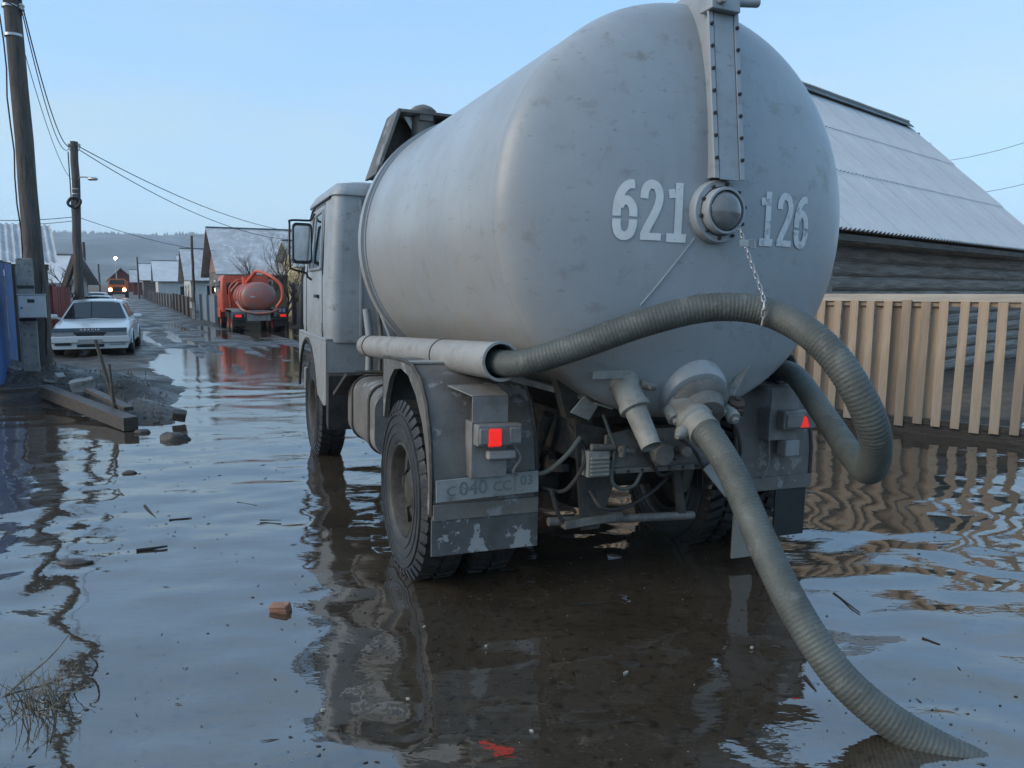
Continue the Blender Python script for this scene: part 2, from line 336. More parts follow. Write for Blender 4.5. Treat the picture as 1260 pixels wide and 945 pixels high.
r2 = n.new('ShaderNodeValToRGB'); e = r2.color_ramp.elements; e[0].position = .35; e[0].color = (.085, .062, .042, 1); e[1].position = .68; e[1].color = (.17, .125, .085, 1); l(z1.outputs[0], r2.inputs[0])
an = n.new('ShaderNodeAttribute'); an.attribute_name = 'verge'
mm = n.new('ShaderNodeMix'); mm.data_type = 'RGBA'; l(an.outputs['Fac'], mm.inputs[0]); l(r1.outputs[0], mm.inputs[6]); l(r2.outputs[0], mm.inputs[7]); l(mm.outputs[2], b.inputs['Base Color'])
z2 = n.new('ShaderNodeTexNoise'); z2.inputs['Scale'].default_value = .9; z2.inputs['Detail'].default_value = 6; l(t.outputs['Object'], z2.inputs['Vector'])
rr = n.new('ShaderNodeMapRange'); rr.inputs[1].default_value = .42; rr.inputs[2].default_value = .62; rr.inputs[3].default_value = .34; rr.inputs[4].default_value = .72; l(z2.outputs[0], rr.inputs[0])
ma = n.new('ShaderNodeMath'); ma.operation = 'MAXIMUM'; l(rr.outputs[0], ma.inputs[0]); mu = n.new('ShaderNodeMath'); mu.operation = 'MULTIPLY'; mu.inputs[1].default_value = .9; l(an.outputs['Fac'], mu.inputs[0]); l(mu.outputs[0], ma.inputs[1]); l(ma.outputs[0], b.inputs['Roughness'])
z3 = n.new('ShaderNodeTexNoise'); z3.inputs['Scale'].default_value = 9; z3.inputs['Detail'].default_value = 7; l(t.outputs['Object'], z3.inputs['Vector'])
bp = n.new('ShaderNodeBump'); bp.inputs['Strength'].default_value = 1.0; bp.inputs['Distance'].default_value = .06; l(z3.outputs[0], bp.inputs['Height']); l(bp.outputs[0], b.inputs['Normal'])
MATS['mud'] = m
tag(link('ground', gm, 'mud'), 'churned brown mud street with verges running to the hills', 'ground', kind='structure')

# ------------------------------------------------------------------ flood water: rippled sheet of muddy water
random.seed(11)
WV = []
for i in range(46):
    lam = .22*(1.3/.22)**random.random()
    a = rad(95)+random.gauss(0, .75)          # ripples run mostly towards / away from the street end
    WV.append((math.cos(a)*2*math.pi/lam, math.sin(a)*2*math.pi/lam, random.random()*6.283, (.00125*lam**1.2)*random.uniform(.6, 1.4)))
def wave(x, y):
    gx = x+.10*nz3(x*.7, y*.7, 1); gy = y+.10*nz3(x*.7, y*.7, 5)
    k = .55+.75*(.5+nz3(x*.33, y*.33, 12))
    z = 0.
    for kx, ky, p, am in WV: z += am*math.sin(kx*gx+ky*gy+p)
    # ring waves spreading from the truck wheels and the hose
    for cx, cy, f, A in ((-.25, 5.2, 21, .0010), (1.6, 2.6, 26, .0010), (1.95, 5.8, 19, .0016)):
        r = math.hypot(x-cx, y-cy); z += A*math.sin(f*r+3*nz3(x*.8, y*.8, 3))*math.exp(-r*.38)
    return z*k*(1.65-.85*sstep(5, 9.5, y))
def axis_pts(lo, hi, step, far_lo, far_hi):
    a = []; v = lo
    while v < hi: a.append(v); v += step(v)
    o = []; d = step(hi); v = hi
    while v < far_hi: o.append(v); d *= 1.2; v += d
    o.append(far_hi); l = []; d = step(lo); v = lo-d
    while v > far_lo: l.append(v); d *= 1.2; v -= d
    l.append(far_lo); return sorted(l+a+o)
wx = axis_pts(-5.5, 5.5, lambda v: .042, -40, 34)
wy = axis_pts(1.8, 13.5, lambda v: .016+.0055*v, -8, 46)
g = MB(); g.grid([[(x, y, wave(x, y) if -7 < x < 7 and .5 < y < 16 else 0) for x in wx] for y in wy])
m = bpy.data.materials.new('flood_water'); m.use_nodes = True; n, l = nodes_of(m); b = n['Principled BSDF']
b.inputs['IOR'].default_value = 2.7; b.inputs['Specular IOR Level'].default_value = .5
t = n.new('ShaderNodeTexCoord')
zc_ = n.new('ShaderNodeTexNoise'); zc_.inputs['Scale'].default_value = 1.3; zc_.inputs['Detail'].default_value = 8; zc_.inputs['Roughness'].default_value = .6; zc_.inputs['Distortion'].default_value = .6; l(t.outputs['Object'], zc_.inputs['Vector'])
rc = n.new('ShaderNodeValToRGB'); e = rc.color_ramp.elements; e[0].position = .35; e[0].color = (.048, .038, .027, 1); e[1].position = .68; e[1].color = (.072, .057, .041, 1); l(zc_.outputs[0], rc.inputs[0])
# fine suspended grit and drowned leaf bits
zs = n.new('ShaderNodeTexNoise'); zs.inputs['Scale'].default_value = 19; zs.inputs['Detail'].default_value = 7; zs.inputs['Roughness'].default_value = .6; l(t.outputs['Object'], zs.inputs['Vector'])
rs = n.new('ShaderNodeValToRGB'); e = rs.color_ramp.elements; e[0].position = .55; e[0].color = (0, 0, 0, 1); e[1].position = .63; e[1].color = (.85, .85, .85, 1); l(zs.outputs[0], rs.inputs[0])
ms = n.new('ShaderNodeMix'); ms.data_type = 'RGBA'; l(rs.outputs[0], ms.inputs[0]); l(rc.outputs[0], ms.inputs[6]); ms.inputs[7].default_value = (.026, .022, .017, 1); l(ms.outputs[2], b.inputs['Base Color'])
b.inputs['Roughness'].default_value = .035
mp = n.new('ShaderNodeMapping'); mp.inputs['Scale'].default_value = (1, 1.9, 1); l(t.outputs['Object'], mp.inputs[0])
zb = n.new('ShaderNodeTexNoise'); zb.inputs['Scale'].default_value = 5.5; zb.inputs['Detail'].default_value = 3.5; zb.inputs['Roughness'].default_value = .5; l(mp.outputs[0], zb.inputs['Vector'])
bp = n.new('ShaderNodeBump'); sy = n.new('ShaderNodeSeparateXYZ'); l(t.outputs['Object'], sy.inputs[0]); my = n.new('ShaderNodeMapRange'); my.inputs[1].default_value = 4.5; my.inputs[2].default_value = 9.0; my.inputs[3].default_value = .08; my.inputs[4].default_value = .10; l(sy.outputs[1], my.inputs[0]); l(my.outputs[0], bp.inputs['Strength'])   # wind ripples get choppier in the open street
bp.inputs['Distance'].default_value = .03; l(zb.outputs[0], bp.inputs['Height']); l(bp.outputs[0], b.inputs['Normal'])
MATS['flood_water'] = m
wo = g.build('water', 'flood_water', sharp=0); wo.data.polygons.foreach_set('use_smooth', [True]*len(wo.data.polygons))
tag(wo, 'shallow rippled muddy flood water covering the street', 'water', kind='structure')

# ------------------------------------------------------------------ hills
RID = [(-1.4, 205), (-.9, 195), (-.667, 182), (-.60, 182), (-.56, 180), (-.5, 176), (-.46, 168), (-.43, 164), (-.41, 172), (-.385, 166), (-.36, 140), (-.3, 118), (-.2, 100), (0, 80), (.4, 60), (1.2, 50)]
def ridge(t):
    for (a, za), (c, zb_) in zip(RID, RID[1:]):
        if a <= t <= c: return za+(zb_-za)*sstep(0, 1, (t-a)/(c-a))
    return RID[0][1] if t < RID[0][0] else RID[-1][1]
def hill_z(x, y):
    r = ridge(x/2500)
    k = sstep(700, 2500, y) if y < 2500 else 1-.5*sstep(2500, 4200, y)
    return -4+(r+4)*k*(1+.10*fbm(x*.004, y*.004, 3)*(1-abs(k-.5)))+8*fbm(x*.01, y*.01, 5)*k*(1-k)*4
g = MB(); g.grid([[(x, y, hill_z(x, y)) for x in range(-3600, 3001, 60)] for y in list(range(700, 2600, 60))+[2800, 3200, 3700, 4200]])
mat('hillside', (.075, .082, .085), .95, col2=(.04, .048, .05), scale=.006, thr=(.42, .56), col3=(.20, .215, .23), scale3=.004, thr3=(.52, .66))
tag(g.build('hills', 'hillside', sharp=0), 'long wooded hill ridge dusted with snow beyond the village', 'hill', kind='structure')
random.seed(3); g = MB()
for i in range(2600):
    x = random.uniform(-2600, -300); y = 2500+random.gauss(0, 60); h = random.uniform(7, 17)*(1.25 if -1080 < x < -900 else 1); r = h*random.uniform(.22, .36); z = hill_z(x, y)-1
    a0 = random.random()*6
    g.add([(x+r*math.cos(a0+k*1.571), y+r*math.sin(a0+k*1.571), z) for k in range(4)]+[(x, y, z+h)], [(0, 1, 4), (1, 2, 4), (2, 3, 4), (3, 0, 4)])
tag(g.build('forest', 'forest', sharp=0), 'fringe of dark forest along the hill ridge', 'forest', kind='stuff')

# ================================================================== the grey tanker truck
truck = empty('tanker_truck', TRUCK_LOC, (0, TRUCK_ROLL, TRUCK_YAW))
tag(truck, 'dirty grey cab-over tanker truck with the stencilled numbers 621 and 126, standing in the flood', 'truck')
R, ZC, YR, YF, CD = 1.051, 2.061, -.272, 2.733, .30
def capy(x, z):
    r = min(1, math.hypot(x, z-ZC)/R); return YR-CD*(1-r**2.2)**.55
prof = [(YR-CD*(1-(math.sin(k/28*math.pi/2))**2.2)**.55, max(R*math.sin(k/28*math.pi/2), 0)) for k in range(0, 29)]
prof += [(YR+(YF-YR)*k/6, R) for k in range(1, 7)]
prof += [(YF+CD*(1-(math.cos(k/14*math.pi/2))**2.2)**.55, R*math.cos(k/14*math.pi/2)) for k in range(1, 15)]
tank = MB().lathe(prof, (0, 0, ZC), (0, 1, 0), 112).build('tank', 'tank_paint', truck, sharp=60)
tank['label'] = 'large pale grey tank with a dished rear end and worn stencilled numbers'
# front flange bands
MB().lathe([(2.56, R-.01), (2.56, R+.012), (2.585, R+.012), (2.585, R-.01)], (0, 0, ZC), (0, 1, 0), 96).build('band', 'cab_paint', tank)
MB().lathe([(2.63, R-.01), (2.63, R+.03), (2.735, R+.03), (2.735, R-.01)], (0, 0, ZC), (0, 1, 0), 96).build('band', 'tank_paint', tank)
# painted numbers
DIG = {'6': [[(.88, .93), (.62, .915), (.38, .82), (.22, .66), (.17, .50), (.17, .385)], [(.26, .55), (.42, .645), (.62, .645), (.79, .56), (.84, .46), (.84, .385)], [(.17, .335), (.18, .22), (.28, .10), (.5, .055), (.72, .10), (.83, .22), (.84, .335)]],
       '2': [[(.16, .70), (.19, .83), (.33, .925), (.52, .945), (.72, .90), (.83, .78), (.80, .63), (.62, .44), (.38, .25), (.22, .10)], [(.04, .065), (.97, .065)]],
       '1': [[(.12, .80), (.42, .82)], [(.60, 1.0), (.60, .02)], [(.08, .06), (1.0, .06)]]}
def digit(ch, x0, x1, z0, z1, m, sw=.041):
    for k, st in enumerate(DIG[ch]):
        pts = [Vector((x0+(x1-x0)*a, 0, z0+(z1-z0)*c)) for a, c in st]
        if len(pts) > 3: pts = spline(pts, 4)
        else: pts = [pts[0].lerp(pts[-1], i/8) for i in range(9)]
        row = []
        wd = sw*(.82 if len(st) == 2 and ch == '2' else 1)
        for i, p in enumerate(pts):
            d = (pts[min(i+1, len(pts)-1)]-pts[max(i-1, 0)]).normalized(); q = Vector((-d.z, 0, d.x))
            r2 = []
            for t in (-.5, 0, .5):
                v = p+q*(t*wd); v.y = capy(v.x, v.z)-.004-.0007*k; r2.append(v)
            row.append(r2)
        MB().grid(row).build('painted_digit', m, tank, sharp=0)
for ch, x0, x1 in (('6', -.556, -.435), ('2', -.420, -.303), ('1', -.288, -.172)): digit(ch, x0, x1, 1.908, 2.182, 'white_digit')
for ch, x0, x1 in (('1', .262, .362), ('2', .385, .500), ('6', .512, .622)): digit(ch, x0, x1, 1.915, 2.182, 'white_digit_worn', .037)
# level-gauge channel standing on the rear dish
LEAN = .145
def lean(g):
    g.v = [(x, y+(z-2.2)*LEAN if y < -.6 else y, z) for x, y, z in g.v]; return g
ch = MB()
zs_ = [2.215+(3.13-2.215)*k/14 for k in range(15)]
for sx in (-1, 1):
    x = sx*.062
    ch.grid([[(x, -.645, z), (x, max(capy(x, z), -.6)+.03 if z < ZC+R-.01 else -.2, z)] for z in zs_])
ch.box(-.062, .062, -.650, -.640, 2.215, 3.13); ch.box(-.062, .062, -.645, -.3, 3.12, 3.145)
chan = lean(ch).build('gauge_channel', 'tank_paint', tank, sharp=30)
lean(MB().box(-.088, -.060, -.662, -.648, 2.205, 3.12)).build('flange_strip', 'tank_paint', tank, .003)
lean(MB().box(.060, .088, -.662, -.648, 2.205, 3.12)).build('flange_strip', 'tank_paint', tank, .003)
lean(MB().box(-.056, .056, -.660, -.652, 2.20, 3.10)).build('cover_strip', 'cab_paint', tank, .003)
bm_ = MB().lathe([(0, .009), (.008, .009), (.011, .006), (.011, 0)], (0, 0, 0), (0, -1, 0), 8).mesh('bolt')
for k in range(8):
    for x in (-.074, .074): link('bolt', bm_, 'dark_steel', tank, loc=(x, -.662+(.10+k*.105)*LEAN, 2.30+k*.105))
lb = MB(); lb.box(-.095, .07, -.70, -.60, 2.99, 3.16); lb.cyl((.03, -.65, 3.05), (.20, -.67, 3.075), .020, .028, 12); lb.cyl((-.05, -.70, 3.03), (-.05, -.735, 3.03), .02, n=10)
lean(lb).build('gauge_latch', 'cab_paint', tank, .006)
MB().tube(spline([(-.25, -.42, 3.10), (-.16, -.55, 3.12), (-.05, -.52, 3.145), (.02, -.54, 3.12)], 6), .006, 6).build('gauge_wire', 'wire', tank)
# round sight glass
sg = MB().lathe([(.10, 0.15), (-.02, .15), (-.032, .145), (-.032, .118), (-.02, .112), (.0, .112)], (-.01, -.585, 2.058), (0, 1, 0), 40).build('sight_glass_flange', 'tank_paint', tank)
MB().lathe([(0, .112), (-.055, .112), (-.065, .107), (-.065, .097), (-.05, .095), (0, .095)], (-.01, -.60, 2.058), (0, 1, 0), 40).build('sight_glass_collar', 'cab_paint', tank)
MB().lathe([(-.035-.062*math.cos(k/14*math.pi/2), .097*math.sin(k/14*math.pi/2)) for k in range(15)], (-.01, -.60, 2.058), (0, 1, 0), 40).build('sight_glass_lens', 'sight_glass', tank, sharp=80)
for k in range(10):
    a = k/10*2*math.pi+.2; link('bolt', bm_, 'dark_steel', tank, loc=(.128*math.cos(a), -.62, 2.058+.128*math.sin(a)))
# weld bead and drip rod, bent rod on the near flank
MB().tube([(x, capy(x, z)-.002, z) for x, z in [(-.12-.26*k/10, 1.93-.33*k/10) for k in range(11)]], .0035, 6).build('weld_bead', 'tank_paint', tank)
def onside(y, ang, off=.0): return (-(R+off)*math.cos(ang), y, ZC+(R+off)*math.sin(ang))
MB().tube([onside(.95, -.88, .02), onside(.45, -.93, .05), (-.98, .12, 1.36)], .007, 6).build('bent_rod', 'grey_tube', tank)
for y_ in (YR,): MB().lathe([(y_-.006, R-.002), (y_-.003, R+.0012), (y_+.003, R+.0012), (y_+.006, R-.002)], (0, 0, ZC), (0, 1, 0), 112, caps=False).build('weld_seam', 'tank_paint', tank)
# saddles under the tank
for y in (-.12, 1.3, 2.5):
    pts = [(-.55, 1.0)]+[(x, ZC-math.sqrt((R-.01)**2-x*x)) for x in [-.62+.124*k for k in range(11)]]+[(.55, 1.0)]
    MB().prism(pts, 1, y, y+.07).build('saddle', 'chassis', truck)

# --- chassis
for x in (-.42, .42): MB().prism([(x-.04, .76), (x+.04, .76), (x+.04, 1.0), (x-.04, 1.0)], 1, -.10, 5.0).build('chassis_rail', 'chassis', truck, .006)
MB().prism([(-.335, .715), (.44, .705), (.44, .90), (.20, .93), (-.20, .93), (-.335, .905)], 1, -.17, -.145).build('rear_crossmember', 'dusty_steel', truck, .004)
MB().prism([(-.335, .70), (.44, .69), (.44, .72), (-.335, .73)], 1, -.20, -.10).build('crossmember_lip', 'dusty_steel', truck, .004)
MB().prism([(-.50, .98), (-.29, .93), (-.25, .62), (-.33, .38), (-.44, .38), (-.47, .66)], 1, -.12, -.10).build('bracket_plate', 'chassis', truck, .003)
MB().prism([(-.55, .40), (-.24, .42), (-.24, .46), (-.55, .445)], 1, -.14, -.06).build('bracket_foot', 'dusty_steel', truck, .004)
g = MB().cyl((-.62, -.08, .435), (.30, -.10, .395), .024, n=12); g.cyl((-.25, -.09, .43), (-.18, -.09, .425), .032, n=12); g.build('anti_roll_bar', 'dusty_steel', truck)
MB().beam((.16, -.10, .70), (.22, -.10, .40), .05, .03).build('bar_hanger', 'chassis', truck, .004)
# air coupling block
g = MB(); g.box(-.455, -.325, -.20, -.12, .69, .83); [g.box(-.445, -.335, -.215, -.20, .70+k*.022, .712+k*.022) for k in range(5)]
g.build('air_coupling', 'pale_valve', truck, .004)
g = MB().cyl((-.44, -.20, .855), (-.30, -.20, .845), .018, n=10); g.cyl((-.29, -.23, .84), (-.20, -.23, .825), .016, n=10); g.cyl((-.27, -.23, .86), (-.27, -.23, .80), .02, n=10); g.build('coupling_lever', 'dusty_steel', truck)
MB().tube(spline([(-.72, .02, .70), (-.645, -.06, .70), (-.56, -.14, .80), (-.48, -.15, .90)], 8), .013, 8).build('cable', 'hose_rubber', truck)
MB().tube(spline([(-.36, -.17, 1.02), (-.33, -.19, .93), (-.30, -.2, .84), (-.31, -.2, .68), (-.26, -.2, .62), (-.17, -.2, .63), (-.12, -.19, .70)], 8), .010, 8).build('cable', 'hose_rubber', truck)
MB().tube(spline([(-.62, -.1, .62), (-.58, -.12, .48), (-.52, -.12, .42), (-.45, -.1, .40)], 8), .012, 8).build('cable', 'rubber', truck)
# small hanging plate left of the nozzle and diagonal stay
MB().prism([(-.58, 1.045), (-.47, 1.0), (-.42, 1.075), (-.50, 1.13)], 1, -.22, -.208).build('hanging_plate', 'pale_valve', truck, .003)
MB().beam((-.44, -.21, 1.09), (-.34, -.22, 1.06), .045, .012).build('hanging_bracket', 'pale_valve', truck, .003)
MB().beam((-.92, .25, 1.23), (-.45, -.12, 1.11), .05, .03).build('stay_bar', 'dusty_steel', truck, .004)
# tow fork under the valve
g = MB().cyl((-.02, -.17, .80), (-.02, -.26, .80), .075, .06, 16); g.box(-.05, .09, -.22, -.17, .73, .76); g.cyl((.12, -.17, .80), (.12, -.27, .81), .03, n=12); g.build('tow_hook', 'dusty_steel', truck, .004)
for k in range(9): link('bolt', bm_, 'rust', truck, loc=(-.30+k*.088, -.20, .712))
for x_ in (-.30, .36):
    for z_ in (.78, .86): link('bolt', bm_, 'rust', truck, loc=(x_, -.17, z_))
for x_ in (-.62, .60):
    MB().lathe([(0, .03), (.03, .085), (.10, .09), (.12, .075), (.17, .07), (.18, .03)], (x_*.8, .48, .58), (x_*.2, -.9, .2), 18).build('brake_chamber', 'chassis', truck)
    MB().cyl((x_*.95, .40, .42), (x_*.85, .15, .98), .035, n=12).build('shock_absorber', 'chassis', truck); MB().cyl((x_*.95, .40, .42), (x_*.9, .28, .68), .05, n=12).build('shock_absorber', 'dusty_steel', truck)
for pts in ([(-.50, -.05, .95), (-.45, -.16, .80), (-.55, -.14, .62), (-.62, .0, .60)], [(-.20, -.16, .93), (-.15, -.21, .86), (-.05, -.2, .72), (.05, -.15, .66), (.2, -.1, .70)], [(.10, -.16, .90), (.2, -.22, .80), (.3, -.2, .66), (.42, -.1, .62), (.5, .0, .70)], [(-.40, -.12, .60), (-.36, -.2, .52), (-.2, -.16, .50), (0, -.1, .55), (.15, -.05, .62)], [(.46, -.1, 1.0), (.5, -.2, .9), (.56, -.16, .74), (.62, 0, .70)]):
    MB().tube(spline(pts, 7), .011, 7).build('cable', 'rubber', truck)
MB().box(-.40, .40, .12, .20, .78, .98).build('crossmember', 'chassis', truck, .006)
MB().prism(rounded(-.16, .30, .80, .92, .05), 1, -.02, .10).build('towing_block', 'chassis', truck, .006)
# axles, springs, propeller shaft
MB().cyl((-.95, .73, .46), (.95, .73, .46), .085, n=14).build('rear_axle', 'chassis', truck)
MB().lathe([(-.22, .06), (-.15, .17), (0, .22), (.15, .17), (.22, .06)], (0, .73, .46), (1, 0, 0), 18).build('differential', 'chassis', truck)
MB().cyl((-.9, 4.463, .46), (.9, 4.463, .46), .06, n=12).build('front_axle', 'chassis', truck)
MB().cyl((0, .9, .50), (0, 4.0, .70), .05, n=10).build('propeller_shaft', 'chassis', truck)
for x in (-.48, .48):
    g = MB()
    for k in range(6): hl = .72-.09*k; g.tube([(x, .73+t*hl, .60+.022*k+.10*abs(t)**2*(hl/.72)) for t in (-1, -.5, 0, .5, 1)], .03, 4)
    g.build('leaf_spring', 'chassis', truck)
# --- wheels
def wheel_meshes(r, wd, lugs):
    h = wd/2; k = r/.54
    pf = [(-h*.8, .285*k), (-h*.97, .31*k), (-h, .36*k), (-h*.99, .43*k), (-h*.93, .488*k), (-h*.80, .516*k), (h*.80, .516*k), (h*.93, .488*k), (h*.99, .43*k), (h, .36*k), (h*.97, .31*k), (h*.8, .285*k)]
    t = MB().lathe(pf, (0, 0, 0), (1, 0, 0), 56, close=True)
    for i in range(lugs):
        for sgn in (-1, 1):
            a0 = (i+(.5 if sgn > 0 else 0))/lugs*2*math.pi; da = 2*math.pi/lugs*.60; sk = .035
            def P(x, a, rr): return (x, rr*math.cos(a), rr*math.sin(a))
            xi, xm, xo = sgn*h*.10, sgn*h*.80, sgn*h*.985
            vs = []
            for a in (a0, a0+da):
                vs += [P(xi, a+sk*2, .505*k), P(xm, a, .505*k), P(xo, a, .476*k), P(xo*1.006, a, .486*k), P(xm*1.02, a, r), P(xi, a+sk*2, r)]
            t.add(vs, [(0, 1, 2, 3, 4, 5), (11, 10, 9, 8, 7, 6), (5, 4, 10, 11), (4, 3, 9, 10), (3, 2, 8, 9), (0, 5, 11, 6)])
    for rr, bw in ((.455, .004), (.40, .005), (.345, .004)):
        for sgn in (-1, 1): t.lathe([(sgn*h*.98, (rr-.006)*k), (sgn*(h+.004), (rr-.004)*k), (sgn*(h+.004), (rr+.004)*k), (sgn*h*.98, (rr+.006)*k)], (0, 0, 0), (1, 0, 0), 48, caps=False)
    ty = t.mesh('tyre', 45)
    # rim with the outer side towards -x
    rm = MB().lathe([(-h*.82, .29*k), (-h*.90, .272*k), (-h*.80, .262*k), (-h*.30, .250*k), (-h*.05, .235*k), (-h*.05, .15*k), (-h*.30, .135*k), (-h*.55, .10*k), (-h*.62, .075*k), (-h*.62, 0)], (0, 0, 0), (1, 0, 0), 40, caps=False)
    rm.lathe([(h*.82, .29*k), (h*.7, .26*k), (h*.1, .25*k), (h*.1, 0)], (0, 0, 0), (1, 0, 0), 40, caps=False)
    for q in range(6):
        a = q/6*2*math.pi; rm.beam((-h*.42, .11*k*math.cos(a), .11*k*math.sin(a)), (-h*.22, .245*k*math.cos(a), .245*k*math.sin(a)), .07*k, .05*k, up=(1, 0, 0))
    nut = MB().lathe([(0, .016*k), (-.03, .016*k), (-.035, .008*k), (-.035, 0)], (0, 0, 0), (1, 0, 0), 6).mesh('wheel_nut')
    return ty, rm.mesh('wheel'), nut, k, h
WMESH = wheel_meshes(.54, .275, 42)
for me in WMESH[:3]: pass
WMESH[0].materials.append(M('tyre_rubber')); WMESH[1].materials.append(M('chassis')); WMESH[2].materials.append(M('dusty_steel'))
def wheel(x, y, z, side, parent, ms, nuts=10, spin=0., steer=0.):
    ty, rm, nut, k, h = ms
    wo = link('wheel', rm, None, parent, loc=(x, y, z), rot=(0, 0, (0 if side < 0 else math.pi)+steer))
    t_ = link('tyre', ty, None, wo); t_.rotation_euler = (spin, 0, 0)
    for i in range(nuts):
        a = (i+.5)/nuts*2*math.pi; link('wheel_nut', nut, None, wo, loc=(-h*.05, .19*k*math.cos(a), .19*k*math.sin(a)))
    return wo
for sgn in (-1, 1):
    wheel(sgn*1.095, .73, .46, sgn, truck, WMESH, spin=.1); wheel(sgn*.775, .73, .46, sgn, truck, WMESH, 0, spin=.25)
    wheel(sgn*1.08, 4.463, .46, sgn, truck, WMESH, spin=.4)

# --- rear fenders with lamps, plate and flaps
OUT = [(1.06, .86), (1.06, 1.05), (1.05, 1.235), (.85, 1.245), (.62, 1.25), (.40, 1.245), (.22, 1.18), (.10, 1.06), (.03, .90), (.0, .72), (.0, .50)]
INN = [(1.03, .86), (.98, 1.0), (.89, 1.12), (.78, 1.185), (.62, 1.205), (.46, 1.18), (.30, 1.09), (.17, .96), (.09, .82), (.05, .68), (.05, .50)]
def fender(sgn):
    xo, xi = sgn*1.255, sgn*.66
    g = MB()
    g.grid([[(xo, *o), (xi, *o)] for o in OUT]); g.grid([[(xo, o[0]+.012, o[1]-.012), (xi, o[0]+.012, o[1]-.012)] for o in OUT])   # top sheet, two skins
    g.grid([[(xo, *o), (xo, *i)] for o, i in zip(OUT, INN)]); g.grid([[(xo-sgn*.012, *o), (xo-sgn*.012, *i)] for o, i in zip(OUT, INN)])
    g.grid([[(xo, *i), (xo-sgn*.03, *i)] for i in INN])
    f = g.build('rear_fender', 'fender_paint', truck, sharp=30)
    MB().tube([(xo-sgn*.004, y-.004, z+.004) for y, z in OUT[2:]], .012, 6).build('fender_edge', 'chassis', f)
    MB().tube([(xi, y-.004, z+.004) for y, z in OUT[2:]], .012, 6).build('fender_edge', 'chassis', f)
    MB().box(min(xo, xi), max(xo, xi), .40, .48, 1.248, 1.262).build('fender_rib', 'grey_tube', f, .004)
    return f
fl_, fr_ = fender(-1), fender(1)
for sgn, zb_ in ((-1, .285), (1, .17)):
    xa, xb = sorted((sgn*1.25, sgn*.655))
    MB().box(xa+.005, xb, -.022, .01, .475, .56).build('fender_sill', 'fender_paint', truck, .004)
    if sgn < 0: MB().box(xa, xb+.005, -.012, .004, zb_, .485).build('mudflap', 'flap_worn', truck, .003)
    else:
        MB().box(.98, xb-.03, -.012, .004, zb_, .485).build('mudflap', 'black_plastic', truck, .003)
        MB().box(.655, .80, -.03, -.012, .07, .50).build('mudflap', 'cab_paint', truck, .003)
    # lamp bracket, lamp, reflector
    cx = sgn*.945
    bx0, bx1 = (-1.062, -.865) if sgn < 0 else (.845, 1.06)
    g = MB(); g.box(bx0, bx1, -.075, -.065, .985, 1.12); g.add([(bx0, -.07, 1.12), (bx1, -.07, 1.12), (bx1+.02, .16, 1.15), (bx0-.06, .16, 1.15), (bx0, -.07, 1.128), (bx1, -.07, 1.128), (bx1+.02, .16, 1.158), (bx0-.06, .16, 1.158)], [(0, 1, 2, 3), (4, 7, 6, 5), (0, 4, 5, 1), (1, 5, 6, 2), (2, 6, 7, 3), (3, 7, 4, 0)])
    g.box(bx0, bx1, -.07, .03, .70 if sgn < 0 else .80, .99)
    g.build('lamp_bracket', 'lamp_body', truck, .003)
    lx0, lx1 = (-1.055, -.805) if sgn < 0 else (.90, 1.15)
    lh = MB().box(lx0, lx1, -.135, -.068, .872, .985).build('tail_lamp', 'lamp_body', truck, .012)
    if sgn < 0: MB().box(-1.0, -.925, -.150, -.130, .872, .965).build('red_lens', 'red_lamp', lh, .01)
    else: MB().prism([(1.02, .885), (1.085, .885), (1.07, .935), (1.055, .955), (1.035, .93)], 1, -.148, -.130).build('red_lens', 'red_lamp', lh, .004)
    [MB().box(-.995, -.93, -.1535, -.149, .882+.0155*q_, .889+.0155*q_).build('lens_rib', 'red_lamp', lh) for q_ in range(5)] if sgn < 0 else None
    (MB().box(-1.045, -.995, -.147, -.130, .885, .968).build('pale_lens', 'lamp_body', lh, .008), MB().box(-.882, -.815, -.147, -.130, .885, .968).build('pale_lens', 'lamp_body', lh, .008)) if sgn < 0 else MB().box(.915, 1.04, -.145, -.130, .885, .968).build('pale_lens', 'lamp_body', lh, .008)
    if sgn < 0: MB().box(-.985, -.825, -.11, -.06, .795, .845).build('plate_lamp', 'grey_tube', truck, .014)
    else: MB().box(.955, 1.065, -.10, -.02, .70, .80).build('reflector', 'cab_paint', truck, .008)
MB().tube(spline([(-.84, -.10, .87), (-.80, -.10, .80), (-.83, -.08, .73), (-.80, -.06, .70)], 6), .007, 6).build('lamp_cable', 'lamp_body', truck)
MB().tube(spline([(.90, -.06, .90), (.87, -.05, .80), (.875, -.05, .66), (.85, -.03, .56)], 6), .008, 6).build('lamp_cable', 'lamp_body', truck)
g = MB(); [g.box(.80, 1.20, y, y+.03, 1.262, 1.275) for y in (.15, .21, .27, .33)]; g.box(.78, 1.22, .12, .40, 1.25, 1.262); g.build('step_tread', 'galvanised', truck)
# number plate
pr_ = Matrix.Translation((-.955, -.045, .645)) @ Matrix.Rotation(rad(-1.6), 4, 'Y')
pm = MB().box(-.285, .285, -.004, .004, -.058, .058, pr_).build('number_plate', 'plate_white', truck, .003)
for txt, dx, sz, dz in (('C', -.205, .075, -.006), ('040', -.085, .105, 0), ('CC', .075, .075, -.006), ('03', .215, .075, .012)):
    me = text_mesh(txt, sz); o = link('plate_lettering', me, 'plate_ink', pm); o.matrix_local = pr_ @ Matrix.Translation((dx, -.0055, dz)) @ Matrix.Rotation(math.pi/2, 4, 'X')
o = MB().box(.145, .149, -.0055, -.004, -.05, .05, pr_).build('plate_line', 'plate_ink', pm)

